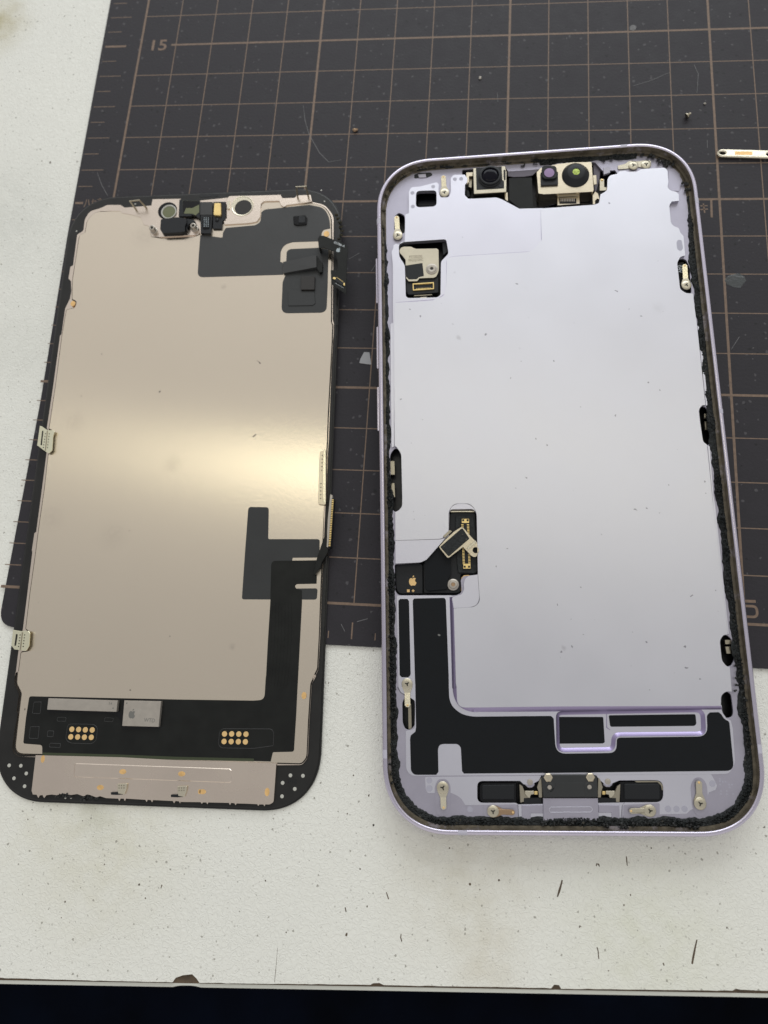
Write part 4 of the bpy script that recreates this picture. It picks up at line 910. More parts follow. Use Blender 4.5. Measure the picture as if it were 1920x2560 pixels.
sl = rnd(P(PH, -1.65, 'z8', (632, 345, .4), (655, 322, .3), (985, 320, .3), (1008, 345, .4), (985, 370, .3), (650, 372, .3)), .35)
MB().plate(sl, -1.64, -1.7, (inset(sl, .14),), .02).build('embossed_slot', 'lav3', pt)
for pts in (['z8', (412, 308), (590, 305), (590, 375), (487, 375), (487, 435), (415, 430)], ['z8', (1050, 305), (1222, 308), (1225, 430), (1160, 432), (1158, 370), (1050, 372)]):
    bx3('port_arm', 'lav2', pts, -1.85, -3, .1, .08)
for pts in (['z8', (490, 378), (590, 378), (590, 405), (490, 408)], ['z8', (1055, 375), (1155, 372), (1155, 400), (1055, 402)]):
    bx3('port_gap', 'nylon', pts, -2.6, -3, .05, .03)
fc = bx3('port_cover', 'film2', ['z8', (575, 75, .5), (620, 56, .2), (1010, 55, .2), (1040, 75, .5), (1048, 245), (590, 248)], -1.35, -2.2, .3, .15)
bx3('raised_panel', 'film2', ['z8', (695, 122, .2), (925, 122, .2), (930, 150), (940, 240), (600, 242), (690, 150)], -1.30, -1.36, .2, .03, None, fc)
for (u, v) in ((644, 160), (975, 158)):
    x, y = pc('z8', u, v, -1.3); MB().lathe(x, y, [(.95, -1.36), (.85, -1.30), (.58, -1.30), (.55, -1.36)], 28).build('screw_boss', 'film2', fc, smooth=True); MB().lathe(x, y, [(.40, -1.31), (.2, -1.308)], 24).build('boss_hole', 'chip', fc)
for (u, v) in ((633, 80), (983, 78)):
    x, y = pc('z8', u, v, -1.2); o = MB().lathe(x, y, [(.85, -1.36), (.85, -1.2), (.7, -1.1), (.3, -1.12)], 6).build('hex_post', 'steel', fc); MB().lathe(x, y, [(.42, -1.115), (.2, -1.10)], 16).build('post_tip', 'screw', fc)
for (u, v) in ((481, 118), (1127, 113)):
    x, y = pc('z8', u, v, -1.9); bx3('boss_pocket', 'lav2', ['z8', (u - 32, v - 5, .5), (u - 15, v - 32, .5), (u + 15, v - 32, .5), (u + 32, v - 5, .5), (u + 40, v + 25), (u + 15, v + 45), (u - 15, v + 45), (u - 40, v + 25)], -2.05, -2.5, .3, .05)
    MB().lathe(x, y, [(.6, -2.05), (.55, -1.85), (.25, -1.8)], 18).build('ball_stud', 'chip', ph, smooth=True)
for s_ in (0, 1):
    f = (lambda u: u) if s_ == 0 else (lambda u: 1625 - u)
    bx3('side_wing', 'steeld', ['z8', (f(392), 130), (f(420), 150), (f(440), 200), (f(480), 240), (f(500), 262), (f(400), 290)], -2.3, -3.2, .15, .06)
    bx3('spring_contact', 'steelb', ['z8', (f(440), 190), (f(515), 190), (f(515), 218), (f(490), 222), (f(480), 250), (f(462), 245), (f(440), 215)], -1.8, -2.3, .12, .05)
    bx3('gold_contact', 'gold', ['z8', (f(518), 194), (f(545), 194), (f(545), 222), (f(518), 222)], -1.75, -2.2, .1, .06)
    bx3('curved_wing', 'steeld', ['z8', (f(550), 190), (f(540), 160), (f(560), 100), (f(578), 75), (f(582), 245), (f(556), 245)], -1.9, -2.6, .1, .05)
    bx3('dark_block', 'black2', ['z8', (f(430), 250), (f(578), 245), (f(580), 295), (f(430), 298)], -2.2, -3.2, .1, .06)

# loose shield bracket lying across the connector
zb = -.85
lb = thing('shield_bracket', 'loose small steel bracket with black foam pad lying across the gold connector', 'bracket', PH)
bp2 = rnd(P(PH, zb, 'c6', (945, 880, .35), (1065, 748, .05), (1195, 625, .1), (1330, 535, .2), (1370, 545, .2), (1545, 745, .3), (1612, 800, .4), (1622, 1000, .3), (1590, 1058, .8), (1520, 1045, 1), (1440, 960, .2), (1365, 880, .05), (1130, 1062, .3), (1095, 1068, .3)), .2)
hx, hy = pc('c6', 1585, 935, zb)
MB().plate(bp2, zb, zb - .22, (circ(hx, hy, .62, 24),), .05).build('bracket_plate', 'steel', lb)
MB().plate(rnd(P(PH, zb + .1, 'c6', (970, 880, .3), (1335, 562, .2), (1362, 562, .2), (1478, 735, .2), (1118, 1045, .3)), .25), zb + .12, zb, (), .06).build('foam_pad', 'foam', lb)
MB().plate(rnd(P(PH, zb + .1, 'c6', (1018, 692, .1), (1135, 585, .15), (1178, 608, .1), (1050, 725, .1)), .1), zb + .1, zb - .15, (), .1).build('folded_tab', 'steeld', lb)
MB().plate(rnd(P(PH, zb + .25, 'c6', (1430, 895, .1), (1570, 765, .1), (1600, 795, .1), (1455, 925, .1)), .1), zb + .22, zb, (), .15).build('raised_fold', 'steelb', lb)

# ================================================================== display panel
RD = rodr(.0175, 0, .0395)
DP = Frame((28.2917, 28.7537, .954), RD)
stains_at(M['panel'], DP, 1.0, [('DB', 395, 920, 1.5, 1), ('DB', 85, 1815, .9, .8), ('DB', 660, 1450, 1.0, .5), ('DB', 552, 1722, .9, .5), ('DB', 680, 1853, .35, 1), ('DD', 465, 1845, 1.5, 1), ('DD', 90, 1780, 1.0, .4), ('DD', 840, 610, .5, .8), ('DD', 1020, 712, .6, .7),
    ('DC', 1430, 330, 3.4, .22), ('DC', 525, 1530, .8, .6), ('DC', 945, 1777, .5, .8), ('DC', 430, 780, 4.5, .12), ('DC', 940, 930, 5, .12), ('DA', 1260, 1443, .4, .9), ('DA', 1000, 1985, .5, 1), ('DA', 620, 2040, 4, .14), ('DA', 1200, 500, 5, .14)], (.22, .20, .18), 1100)
dp = thing('display_panel', 'detached phone display lying face down with champagne metal backing and black border', 'phone display', DP)
DPATH = rrpath(26, 150, 70, 69.7 / 2, 144.45 / 2, 12.0)
def dring(d, z): return [(x + nx * d, y + ny * d, z + noise.noise((x * .6, y * .6, 1)) * .0) for x, y, nx, ny in DPATH]
b = MB(); rr_ = [dring(d, z) for d, z in [(.5, -.28), (.1, -.2), (0, -.05), (.02, .05), (.12, .12)]]; b.loops(rr_); b.cap([[(p[0], p[1]) for p in rr_[-1]]], .12); b.cap([[(p[0], p[1]) for p in rr_[0]]], -.28, True)
b.build('cover_glass', 'glassb', dp, smooth=False)
def dz(i, base):
    return base
b = MB(); wob = lambda x, y: noise.noise((x * .5, y * .5, 4)) * .10 + noise.noise((x * 2.2, y * 2.2, 8)) * .06
rg = []
for d, z in [(.35, .10), (.38, .38), (.6, .45)]:
    rg.append([(x + nx * (d + (wob(x, y) if x > 30 or y < -69 else wob(x, y) * .3)), y + ny * (d + wob(x, y) * .3), z) for x, y, nx, ny in DPATH])
b.loops(rg); b.cap([[(p[0], p[1]) for p in rg[-1]]], .45); b.build('black_frame', 'glassb', dp)
def D2(pts, r=.3, z=.9, seg=5): return rnd(P(DP, z, *pts), r, seg)
def dx(name, material, pts, z1, z0, r=.2, bev=.03, par=None, label=None, holes=()): return MB().plate(D2(pts, r, z1), z1, z0, holes, bev).build(name, material, par or dp, label)
def dpc(c, u, v, z): c0 = CROPS[c]; return DP.px(c0[0] + u / c0[2], c0[1] + v / c0[2], z)
z1 = .80
trim = D2(['DE', (300, 702, .1), (92, 703, 2.3), (118, 500), (148, 340, .1), (138, 330), (150, 232, .3), (158, 180, .5), (118, 100, .5), (122, 40), (128, 0), 'DC', (130, 2070), (152, 1890, .5), (190, 1700, .4), (225, 1420), (268, 1062), (264, 1048), (285, 905), (300, 895), (350, 520), (385, 250), (400, 60),
           'DA', (388, 2090), (440, 1750), (498, 1325), (510, 1310), (540, 1100, .3), (580, 1018, .2), (592, 955), (588, 872, .3), (568, 850, .2), (584, 752, .2), (606, 742, .2), (640, 485, .4), (692, 455, .6), (702, 360, 1), (745, 292, 1), (830, 268, .6), (890, 240, .4), (1000, 240, .3), (1035, 262, .3), (1255, 245),
           'DB', (430, 180), (1125, 215), (1235, 238, 1.5), (1308, 330, 1.5), (1305, 600), (1300, 1190), (1310, 1225, .3), (1308, 1320), (1298, 1410), (1278, 1900), (1268, 2190), 'DD', (1262, 200), (1250, 640, .2), (1232, 680), (1212, 1300), (1196, 1700), (1180, 2040, .4), (1130, 2140, .5), 'DF', (1127, 25, .5), (1082, 90, .6), (1062, 400), (1048, 690, .6), (1005, 742, .6), (806, 744, .1), (806, 715)], .2, z1)
zp = 1.02
back = D2(['DE', (350, 680, .05), (124, 674, 1.9), (150, 440), (172, 250, .2), (182, 175, .5), (142, 95, .5), (146, 40), (150, 0), 'DC', (152, 2075), (175, 1895, .3), (240, 1885, .3), (250, 1720, .5), (215, 1700, .3), (248, 1420), (298, 1060), (318, 900), (372, 520), (402, 250), (440, 230), (450, 60), (415, 40), 'DA', (408, 2100), (460, 1750), (515, 1325),
           (552, 1110, .2), (620, 1095, .5), (638, 1040, .5), (600, 1020, .3), (602, 870), (620, 750), (660, 492, .3), (708, 468, .3), (725, 360, 1.4), (800, 298, 1), (1000, 290, .1), (1020, 310, .2), (1090, 312), (1110, 322, .1), (1180, 326, .2), (1200, 395, .2), (1232, 412, .1), (1255, 505, .2), (1340, 520, .1), (1600, 510), 'DB', (180, 495), (385, 400), (600, 398), (690, 360, .6), (715, 212, .6), (860, 208, .3),
           (885, 258, .3), (920, 243, .3), (1120, 226, .2), (1228, 252, 1.5), (1283, 335, 1.5), (1290, 600), (1285, 1210), (1296, 1240, .2), (1290, 1400), (1258, 2000), (1252, 2190), 'DD', (1248, 190), (1235, 660, .3), (1228, 690, .2), (1200, 1300), (1185, 1750), (1170, 2030, .4), (1120, 2130, .5), 'DF', (1112, 20, .5), (1072, 85, .6), (1052, 400), (1040, 680, .7), (1000, 728, .6), (765, 722, .05)], .15, zp)
MB().plate(trim, z1, .4, (inset(back, -.24),), .04).build('metal_trim', 'bracket', dp)
MB().plate(back, zp, .45, (), .05).build('backing_plate', 'panel', dp)
# display driver board and its film
zf = zp + .05
film = D2(['DE', (243, 201, .5), 'DF', (0, 219), (615, 228, .1), (705, 222, 2.6), (718, 0), 'DD', (742, 2190), (762, 1800), (782, 1480), (790, 1135, 1), (1172, 1130, .1), (1166, 1325, .1), (1000, 1328, .4), (984, 1345, .4), (1000, 1368, .3), (1045, 1378, .2), (1045, 1480), (1008, 2190), 'DF', (975, 0), (958, 350), (940, 636, .5), (772, 640, .3), (755, 714, .05), (0, 692), 'DE', (350, 678, .05), (350, 606, .6), (192, 594, .5), (215, 380)], .2, zf)
MB().plate(film, zf, zp + .004, (), .03).build('driver_board', 'flex', dp)
dx('circuit_edge', 'flexg', ['DE', (352, 668), (1000, 685), 'DF', (0, 676), (620, 690), (622, 712), (0, 700), 'DE', (352, 688)], zf + .03, zp, .02, 0)
MB().plate(D2(['DD', (600, 688, .7), (770, 690, .7), (765, 955, .35), (1192, 955, .6), (1190, 1108, .1), (968, 1110, .1), (940, 1250), (985, 1365, .2), (1175, 1363, .5), (1168, 1457, .6), (546, 1455, .5), (570, 1100)], .3, zp + .02), zp + .03, zp + .003, (), 0).build('shield_film', 'film2', dp).data.materials[0] = M['film2']
# flex ridges
b = MB()
for k in range(7):
    c_ = []
    for s in range(16):
        t = s / 15; u = 800 + k * 26; vv = 1480 + t * 700; uu = u - t * (38) + sin(t * 3.1) * (6 + k * 2)
        x, y = dpc('DD', uu, vv, zf + .01); c_.append((x, y))
    b.loops([[(x - .035, y, zf + .002) for x, y in c_], [(x, y, zf + .03) for x, y in c_], [(x + .035, y, zf + .002) for x, y in c_]], False)
b.build('flex_traces', 'flex', dp)
# chips
zk = zp + 1.0
ck = dx('driver_chip', 'chip', ['DE', (401, 218), (975, 236), (965, 330), (390, 312)], zk, zf, .05, .04)
ck2 = dx('driver_chip', 'chip', ['DE', (1031, 236), (1335, 242), (1315, 455), (1013, 447)], zk, zf, .05, .04)
dx('chip_seat', 'gloss', ['DE', (392, 212, .3), (985, 226, .3), (995, 330), (1010, 350, .3), (1020, 226, .3), (1345, 235, .3), (1335, 470, .5), (1010, 480, .5), (990, 380, .5), (940, 350), (395, 335, .4)], zf + .04, zf, .2, .02)
x, y = dpc('DE', 1095, 345, zk); emblem('emblem', 'ink', ck2, x, y, zk + .003, 2.0, radians(-2))
x, y = dpc('DE', 1240, 402, zk); text('marking', 'WTD', 'ink', ck2, x, y, zk + .003, 1.1, radians(-2), .9)
for (u, v, q) in ((1052, 259, ck2), (938, 300, ck)):
    x, y = dpc('DE', u, v, zk); plate('pin_mark', 'ink', q, circ(x, y, .15, 12), zk + .01, zk, (), 0)
x, y = dpc('DE', 915, 262, zk); text('marking', '3.4', 'ink', ck, x, y, zk + .003, .7, radians(-2), .9)
# battery of gold test pads
for c, lst, r in (('DE', [(596, 475), (652, 477), (708, 480), (765, 481), (587, 538), (644, 539), (700, 541), (757, 542)], .56), ('DF', [(387, 494), (444, 494), (501, 495), (558, 496), (383, 554), (440, 555), (497, 556), (553, 557)], .55)):
    for (u, v) in lst:
        x, y = dpc(c, u, v, zf); plate('gold_pad', 'golddull', dp, circ(x, y, r, 20), zf + .05, zf, (), .03)
for pts in (['DE', (560, 435, .8), (600, 428), (780, 432, .8), (812, 460, .8), (800, 570, .9), (760, 598, .5), (580, 592, .8), (540, 560, .8)], ['DF', (345, 475, .6), (370, 450, .6), (760, 452, .4), (782, 480, .5), (778, 590), (620, 612), (360, 608, .6), (335, 580, .6)],
            ['DE', (280, 248, .2), (345, 246, .2), (335, 348, .3), (265, 345, .3)], ['DE', (250, 452, .2), (328, 450, .2), (318, 555, .3), (238, 552, .3)], ['DE', (475, 372), (552, 374), (546, 412), (470, 410)], ['DE', (868, 375), (945, 380), (935, 415), (862, 412)], ['DE', (395, 485), (450, 487), (442, 540), (388, 538)], ['DE', (412, 588), (506, 592), (500, 630), (405, 625)]):
    b = MB(); q = D2(pts, .3, zf); b.loops([[(x, y, zf - .0) for x, y in q], [(x, y, zf + .07) for x, y in inset(q, .07)], [(x, y, zf + .001) for x, y in inset(q, .13)]])
    b.build('embossed_outline', 'film', dp, smooth=True)  # lighter than the board: light caught on the edges is put into the colour
# bottom bracket
lowb = ['DE', (296, 690, .05), (1000, 707), 'DF', (0, 703), (800, 727, .05), (788, 900), (778, 1040, .5), (745, 1056, .2)]
low_edge = []
for (a, b_) in ((705, 655), (475, 430), (255, 205), (30, -20)):
    pass
lowb += [(712, 1056), (706, 1072), (696, 1056), (664, 1056), (656, 1070), (648, 1054), (560, 1050), (485, 1048), (475, 1062), (465, 1046), (440, 1044), (430, 1062), (422, 1044), (258, 1040), (250, 1056), (242, 1040), (215, 1040), (205, 1052), (196, 1038), (36, 1036), (28, 1048),
         'DE', (1500, 1070), (1494, 1092), (1484, 1072), (1455, 1070), (1444, 1090), (1434, 1070), (1270, 1062), (1262, 1082), (1250, 1062), (1225, 1060), (1216, 1080), (1206, 1060), (1045, 1050), (1036, 1072), (1026, 1050), (1000, 1050), (990, 1072), (980, 1050), (880, 1046), (830, 1030), (800, 1040), (740, 1018), (690, 1030), (640, 1012), (590, 1020), (520, 1008), (470, 1022), (430, 1016), (385, 1022), (366, 1046), (352, 1020), (330, 1024), (318, 1046), (304, 1018), (272, 1016), (262, 985, .3)]
zl = 1.12
MB().plate(D2(lowb, .06, zl), zl, .42, (), .03).build('bottom_bracket', 'bracket', dp)
q = D2(['DE', (622, 756, .4), 'DF', (430, 770, .3), (446, 785, .2), (443, 870, .3), (432, 884, .3), 'DE', (620, 872, .4), (612, 850)], .3, zl)
b = MB(); b.loops([[(x, y, zl) for x, y in q], [(x, y, zl + .12) for x, y in inset(q, .14)]]); b.cap([inset(q, .14)], zl + .12); b.build('embossed_bar', 'bracket', dp, smooth=True)
for (c, u, v, rx, ry, z_) in [('DE', 355, 722, .42, .75, zl), ('DE', 1018, 827, .75, .5, zl + .12), ('DE', 1507, 845, .75, .5, zl + .12), ('DE', 832, 958, .75, .5, zl), ('DF', 212, 955, .75, .48, zl), ('DF', 727, 957, .5, .8, zl), ('DF', 1020, 188, .5, .72, 1.15), ('DF', 45, 812, .6, .5, zl + .12) if False else ('DE', 1655, 992, .3, .5, zl),
                               ('DA', 605, 1058, .62, .7, 1.2), ('DA', 1035, 280, .8, .62, 1.1), ('DA', 1203, 362, .66, .72, 1.1), ('DB', 895, 213, .55, .6, 1.1), ('DB', 1248, 480, .7, .8, 1.1)]:
    x, y = dpc(c, u, v, z_); plate('weld_mark', 'weld', dp, circ(x, y, rx, 20, ry), z_ + .012, z_ - .3 if c in ('DF',) and v == 188 else z_, (), 0)
for (u, v) in ((1010, 960), (1508, 980)):
    cl = dx('grounding_clip', 'steelb', ['DE', (u - 38, v - 32, .1), (u + 42, v - 35, .1), (u + 38, v + 5, .1), (u + 20, v + 55, .1), (u - 30, v + 48), (u - 35, v + 22)], zl + .5, zl, .05, .12)
    dx('clip_tip', 'black2', ['DE', (u - 92, v + 38), (u - 25, v + 36), (u + 15, v + 40), (u + 10, v + 56), (u - 40, v + 60), (u - 90, v + 58)], zl + .45, zl + .1, .05, .03, cl)
    for i in range(3):
        for j in range(2):
            x, y = dpc('DE', u - 22 + i * 20, v - 18 + j * 20, zl + .5); plate('weld_dot', 'steeld', cl, circ(x, y, .16, 10), zl + .51, zl + .5, (), 0)
lumps('DE', [(500, 1022, 30), (560, 1025, 34), (470, 1035, 20), (720, 1035, 38), (760, 1050, 42), (810, 1045, 20), (690, 1058, 20)], 1.15, .55, 9, dp, DP)
# pale discs standing for holes where light glass shows through
for c, lst in (('DE', [(75, 775), (172, 778), (217, 842), (115, 882), (203, 948), (542, 1045), (588, 1045)]), ('DF', [(912, 825), (1012, 828), (850, 885), (947, 933), (845, 992)]), ('DA', [(635, 457), (1122, 232)]), ('DB', [(1232, 210), (1205, 118)])):
    for (u, v) in lst:
        r = .38 if c in ('DE', 'DF') and v < 1040 else .2
        x, y = dpc(c, u, v, .5); MB().lathe(x, y, [(r, .45), (r * .95, .5), (r * .7, .52)], 16).build('hole_disc', 'palegrey', dp)
text('marking', '2H-E', 'black2', dp, *dpc('DF', 925, 875, .5), .46, 1.1, radians(-2), .9)

# ---- sensor end
zs = 1.12
sb = dx('sensor_bracket', 'bracket', ['DA', (835, 268, .5), (890, 241, .4), (1000, 241, .3), (1032, 262, .2), (1255, 246, .05), (1265, 192, .1), (1500, 188, .1), (1500, 200), (1659, 205), 'DB', (60, 360), (175, 440, .3), (198, 465, .3), (185, 488, .3), 'DA', (1560, 492), (1330, 506, .2), (1255, 502, .2), (1232, 415), (1190, 402, .1), (1168, 345, .1), (1100, 322, .1), (1015, 308, .2), (990, 290, .2), (820, 292, .4)], zs, .5, .15, .03)
# round sensor opening with greenish glass
x, y = dpc('z3', 290, 350, zs + .1)
MB().lathe(x, y, [(2.45, zs + .01), (2.4, zs + .02), (2.3, zs + .015)], 40).build('opening_rim', 'gloss', dp, smooth=True)
x, y = dpc('z3', 315, 370, zs + .3)
MB().lathe(x, y, [(1.95, zs + .02), (1.95, zs + .30), (1.85, zs + .34), (1.70, zs + .30), (1.6, zs + .12), (1.2, zs + .1)], 40).build('lens_ring', 'palegrey', dp, smooth=True)
MB().lathe(x, y, [(1.62, zs + .13), (1.3, zs + .14), (.5, zs + .145)], 36).build('sensor_glass', 'greenring', dp)
dx('square_window_frame', 'black2', ['z3', (515, 140), (900, 150), (905, 300), (900, 500), (820, 440), (740, 430), (740, 455), (500, 460)], zs + .7, zs, .1, .08, None, None)
dx('window_glass', 'greenring', ['z3', (580, 160), (888, 170), (888, 380), (820, 440), (770, 410), (585, 405)], zs + .72, zs + .69, .1, 0)
dx('window_shade', 'gloss', ['z3', (582, 162), (888, 172), (888, 235), (760, 300), (640, 300), (600, 405), (584, 403)], zs + .74, zs + .7, .1, 0)
sk = dx('speaker_block', 'black2', ['z3', (165, 510, .2), (480, 470, .3), (650, 500, .2), (650, 580), (620, 640), (622, 740), (540, 760), (200, 775, .2), (150, 700)], zs + 1.4, zs, .15, .12)
dx('side_block', 'black2', ['z3', (660, 500), (780, 520), (820, 560), (700, 600), (640, 650), (660, 760)], zs + .9, zs, .15, .1)
for (c, u, v, zz) in (('z3', 770, 625, 2.6), ('DA', 1258, 425, 2.6)):
    x, y = dpc(c, u, v, zz); o = MB().lathe(x, y, [(.95, 1.1), (.9, 1.3), (.72, 1.35), (.72, 2.4), (.66, 2.55), (.46, 2.6), (.34, 2.5), (.3, 1.9)], 28).build('threaded_post', 'chip', dp, smooth=True)
    MB().lathe(x, y, [(.33, 2.35), (.15, 2.36)], 18).build('post_hole', 'recess', o)
dx('flex_block', 'film', ['z3', (905, 185), (1140, 185), (1138, 430), (905, 432)], 1.75, 1.1, .1, .06)
fx = dx('flex_block', 'black2', ['z3', (912, 436), (1140, 436), (1110, 780), (915, 775)], 1.7, 1.1, .1, .06)
ic = dx('glossy_chip', 'gloss', ['z3', (950, 470, .2), (1100, 455, .2), (1075, 680, .3), (950, 690, .3)], 1.95, 1.7, .2, .12, fx)
for i in range(3):
    for j in range(6):
        x, y = dpc('z3', 985 + i * 37, 490 + j * 31, 1.96); plate('solder_dot', 'logo', ic, circ(x, y, .13, 8), 1.965, 1.95, (), 0)
gb = dx('microphone_mount', 'black2', ['z3', (1155, 185), (1390, 180), (1385, 530), (1330, 540), (1315, 690), (1145, 690)], 1.5, 1.1, .1, .05)
dx('gold_microphone', 'gold', ['z3', (1172, 205, .2), (1295, 202, .2), (1300, 410, .15), (1285, 440), (1165, 430, .2), (1158, 400)], 2.1, 1.5, .15, .15, gb)
x, y = dpc('z3', 1225, 530, 1.6); MB().lathe(x, y, [(.5, 1.5), (.45, 1.62), (.2, 1.65)], 16).build('dimple', 'gloss', gb, smooth=True)
cb = dx('camera_bracket', 'bracket', ['DB', (420, 190, .2), (440, 165, .4), (700, 160), (868, 154, .1), (882, 182, .2), (985, 180), (1000, 160), (1118, 155, .2), (1128, 212, .2), (1060, 222, .3), (920, 240, .3), (895, 258, .4), (870, 240, .3), (855, 205, .3), (730, 208, .4), (704, 230, .3), (698, 340, .5), (670, 378, .4), (600, 390), (400, 402, .1), (395, 370), (420, 350)], 1.35, .5, .2, .06)
x, y = dpc('z3', 1655, 265, 1.5)
x, y = dpc('DB', 550, 248, 1.4)
MB().lathe(x, y, [(2.85, 1.34), (2.8, 1.44), (2.6, 1.46), (2.5, 1.4)], 44).build('camera_ring', 'steelb', cb, smooth=True)
MB().lathe(x, y, [(2.55, 1.38), (2.4, 1.385), (2.2, 1.37)], 40).build('camera_tunnel', 'black2', cb)
x, y = dpc('DB', 558, 262, 1.4); MB().lathe(x, y, [(2.15, 1.40), (2.05, 1.41), (1.5, 1.405)], 40).build('camera_window', 'tape', cb)
dx('bracket_tab', 'steelb', ['z3', (1420, 165), (1468, 165), (1462, 310), (1412, 315)], 1.7, 1.35, .05, .04)
dx('gap_shadow_groove', 'recess', ['DB', (875, 152), (985, 155), (980, 172), (885, 175)], 1.37, 1.3, .05, 0)
dx('earpiece_mesh', 'cavity', ['DB', (190, 150, .2), (350, 147, .1), (350, 170, .1), (195, 175, .2)], .50, .44, .1, 0)
# films at top right
dx('shield_film', 'film', ['DB', (202, 488, .1), (385, 512, .1), (390, 470), (412, 430, .4), (660, 408, .7), (700, 380, .6), (708, 300, .3), (735, 278, .5), (1000, 250), (1110, 240), (1225, 262, 1.6), (1272, 340, 1.5), (1280, 435, .2), (1225, 445, .5), (1208, 470, .4), (1205, 540, .1), (965, 548, .5), (900, 570, .9), (868, 620, .9), (865, 712, .2), (888, 720), (890, 818, .1), (178, 840, 1.5), (190, 640)], zp + .05, zp + .003, .3, 0)
dx('shield_film', 'film2', ['DB', (918, 625, .5), (945, 606, .4), (1180, 595, .1), (1265, 610, .1), (1258, 900), (1248, 1132, 1.6), (874, 1138, 1.7), (884, 880, .5), (905, 828), (915, 700)], zp + .06, zp + .003, .3, 0)
dx('raised_pad', 'film2', ['DB', (928, 945, .2), (1020, 942), (1035, 955), (1148, 955, .1), (1155, 1060, .4), (1130, 1072, .2), (930, 1076, .3)], zp + .22, zp + .06, .2, .05)
dx('foam_tape', 'tape', ['DB', (1035, 825), (1152, 830), (1148, 942, .2), (1035, 942, .2)], zp + .65, zp + .06, .2, .08)
q = P(DP, zp + .6, 'DB', (888, 712), (1168, 665), (1168, 765), (890, 805))
b = MB(); lo = zp + .08; vs = [(q[0][0], q[0][1], lo + .5), (q[1][0], q[1][1], lo + 1.0), (q[2][0], q[2][1], lo + 1.0), (q[3][0], q[3][1], lo + .45)]
b.loops([[(x, y, lo) for x, y, _ in vs], vs]); b.face(vs); b.build('folded_ribbon', 'film', dp)
dx('ribbon_back', 'flex', ['DB', (1168, 660), (1195, 700), (1215, 720), (1212, 795), (1190, 800), (1168, 765)], zp + .9, zp + .06, .1, .08)
dx('glossy_chip', 'gloss', ['DB', (972, 330, .3), (1070, 322, .3), (1088, 345, .3), (1082, 398, .3), (1000, 405, .3), (975, 395, .3)], zp + .45, zp + .05, .25, .15)
dx('chip_top', 'black2', ['DB', (1018, 330, .2), (1070, 330, .2), (1072, 385, .2), (1015, 388, .2)], zp + .62, zp + .4, .2, .08)
# raised ribbon with its connector
fcb = dx('ribbon_cable', 'flex', ['z4', (1070, 245, .25), (1100, 198, .3), (1170, 200, .3), (1330, 265, .3), (1500, 325, .6), (1575, 370, .8), (1590, 440, .4), (1570, 700), (1560, 1220, .1), (1420, 1120), (1300, 1035, .3), (1290, 800, .1), (1310, 790), (1380, 820, .3), (1410, 790, .3), (1412, 680), (1385, 500, .4), (1340, 470, .3), (1180, 410), (1085, 415, .1)], 3.4, 3.25, .2, .04)
dx('ribbon_riser', 'flex', ['z4', (1068, 250), (1110, 235), (1120, 410), (1085, 420)], 3.25, zp + .1, .1, .02, fcb)
text('marking', '03786-A', 'white', fcb, *dpc('z4', 1440, 352, 3.42), 3.41, .82, radians(-26), 1.0)
x, y = dpc('z4', 1425, 442, 3.42); emblem('emblem', 'logo', fcb, x, y, 3.41, 1.35, radians(-14))
q = rnd(P(DP, 3.55, 'z4', (1350, 925), (1540, 1020), (1535, 1070), (1345, 965)), .08)
MB().plate(rnd(P(DP, 3.5, 'z4', (1335, 912), (1370, 910), (1540, 1010), (1538, 1075), (1510, 1068), (1340, 965)), .1), 3.55, 3.4, (), .03).build('ribbon_connector', 'black2', fcb)
for (a, b_) in (((1330, 915), (1378, 955)), ((1512, 1012), (1535, 1065))):
    dx('gold_end', 'gold', ['z4', (a[0], a[1]), (b_[0], a[1] + 8), (b_[0], b_[1]), (a[0], b_[1] - 8)], 3.6, 3.5, .05, .02, fcb)
for k in range(9):
    x, y = dpc('z4', 1375 + k * 16, 1022 + k * 9.5, 3.42); plate('solder_dot', 'white', fcb, circ(x, y, .07, 6), 3.415, 3.4, (), 0)
for k in range(8):
    x, y = dpc('z4', 1400 + k * 14, 922 + k * 10.2, 3.6); plate('contact_pin', 'gold', fcb, circ(x, y, .08, 6), 3.565, 3.55, (), 0)

# small upright wire loops at the top edge
def loopwire(name, base, top, zt_, th=.22):
    B = [Vector((*dpc('z3' if False else 'S', *p, 1.15), 1.15)) for p in base]; T = [Vector((*dpc('S', *p, zt_), zt_)) for p in top]
    path = [B[0], T[0], T[1], B[1]]; b = MB(); rg = []
    for i, p in enumerate(path):
        d = (path[min(3, i + 1)] - path[max(0, i - 1)]).normalized(); s1 = d.cross(Vector((0, 1, 0)));
        s1 = Vector((1, 0, 0)) if s1.length < .3 else s1.normalized(); s2 = Vector((0, 1, 0))
        rg.append([tuple(p + s1 * th * a + s2 * .10 * c) for a, c in ((-1, -1), (1, -1), (1, 1), (-1, 1))])
    b.loops(rg); b.face(rg[0]); b.face(rg[-1]); return b.build(name, 'steeld', dp)
loopwire('locating_loop', ((341, 525), (366, 520)), ((325, 503), (349, 500.5)), 3.6)
loopwire('locating_loop', ((745, 498), (772, 496)), ((741, 467.5), (765, 466)), 4.4)
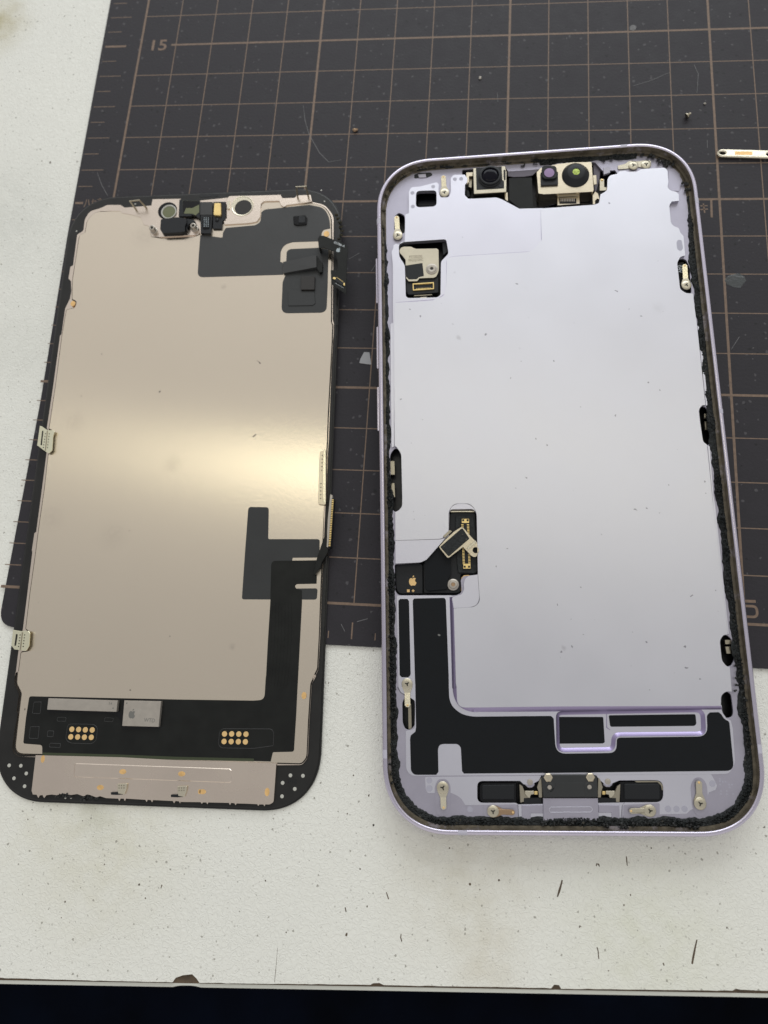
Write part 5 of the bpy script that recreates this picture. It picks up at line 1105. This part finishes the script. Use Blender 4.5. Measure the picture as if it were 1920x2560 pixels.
# side finger contacts
def finger(pts, slot, dots, z, plate_m='paleclip', ridge=None):
    o = dx('side_contact', plate_m, pts, z, z - .25, .12, .05)
    if slot: dx('contact_slot', 'recess', slot, z + .02, z, .15, 0, o)
    if ridge: dx('contact_ridge', 'steeld', ridge, z + .10, z, .03, .03, o)
    for (c, u, v) in dots:
        x, y = dpc(c, u, v, z); plate('contact_dot', 'recess', o, circ(x, y, .14, 10), z + .012, z, (), 0)
    return o
finger(['c1', (545, 195), (600, 210), (800, 345), (1040, 350, .1), (1055, 400), (1000, 560), (965, 1050, .2), (850, 1150, .3), (770, 1110), (480, 890), (450, 880)],
       ['c1', (625, 370), (672, 372), (640, 640), (620, 870, .1), (570, 870, .1), (585, 700)],
       [('c1', 740 - k * 14, 475 + k * 95) for k in range(6)] + [('c1', 872 - k * 12, 475 + k * 95) for k in range(6)], 1.9, 'paleclip', ['c1', (785, 370), (815, 372), (745, 1070), (715, 1055)])
finger(['c2', (205, 240), (560, 300), (620, 280), (850, 280, .3), (905, 380, .2), (870, 900), (740, 1120, .4), (470, 1075), (260, 1050, .2), (130, 880)],
       ['c2', (330, 410, .1), (400, 430, .1), (385, 560), (330, 900, .1), (260, 900, .1)],
       [('c2', 505 - k * 17, 455 + k * 119) for k in range(5)] + [('c2', 690 - k * 15, 455 + k * 119) for k in range(5)], 1.9, 'paleclip', ['c2', (570, 340), (610, 335), (520, 1075), (475, 1075)])
finger(['c3', (235, 165), (325, 150), (330, 500), (322, 920, .2), (300, 945), (210, 935, .2), (205, 880), (222, 300)], None,
       [('c3', 267 - k * 2, 225 + k * 54) for k in range(5)] + [('c3', 247 - k * 1.5, 635 + k * 54) for k in range(5)], 1.45, 'steel')
dx('contact_fold', 'steelb', ['c3', (283, 125), (300, 128), (318, 180), (318, 930), (300, 930), (272, 870), (272, 500)], 2.3, 1.4, .08, .1)
# main display connector standing on the right edge
dx('connector_strip', 'chip', ['c3', (380, 790), (415, 800), (415, 860), (355, 1560), (328, 1560), (345, 1150)], 2.3, .5, .08, .05)
cs = dx('display_connector', 'black2', ['c3', (405, 850), (440, 852), (392, 1560), (355, 1558)], 2.6, .8, .05, .05)
for k in range(27):
    u = 420 - k * 1.85; v = 872 + k * 25.6
    dx('connector_tooth', 'gold', ['c3', (u - 15, v - 7), (u + 14, v - 7), (u + 13, v + 7), (u - 16, v + 7)], 2.75, 2.5, .05, .03, cs)
rb = P(DP, 2.2, 'c3', (300, 1390), (328, 1390), (325, 1560), (355, 1580), (345, 1640), (260, 1780), (240, 1860), (150, 1970), (140, 1935), (185, 1730), (235, 1580))
MB().plate(rnd([p[:2] for p in rb], .15), 2.2, 1.2, (), .2).build('connector_ribbon', 'flex', dp)
lumps('DB', [(1330, 320, 12), (1345, 350, 14), (1358, 385, 14), (1368, 420, 14), (1376, 455, 12), (1370, 490, 10), (1352, 520, 10)], .55, .42, 22, dp, DP, 'mould')
lumps('DB', [(1335, 700 + k * 90, 6) for k in range(12)], .45, .25, 6, dp, DP, 'gunk')
dx('side_crack', 'recess', ['DB', (1322, 960), (1332, 960), (1328, 1180), (1320, 1180)], .48, .45, .02, 0)
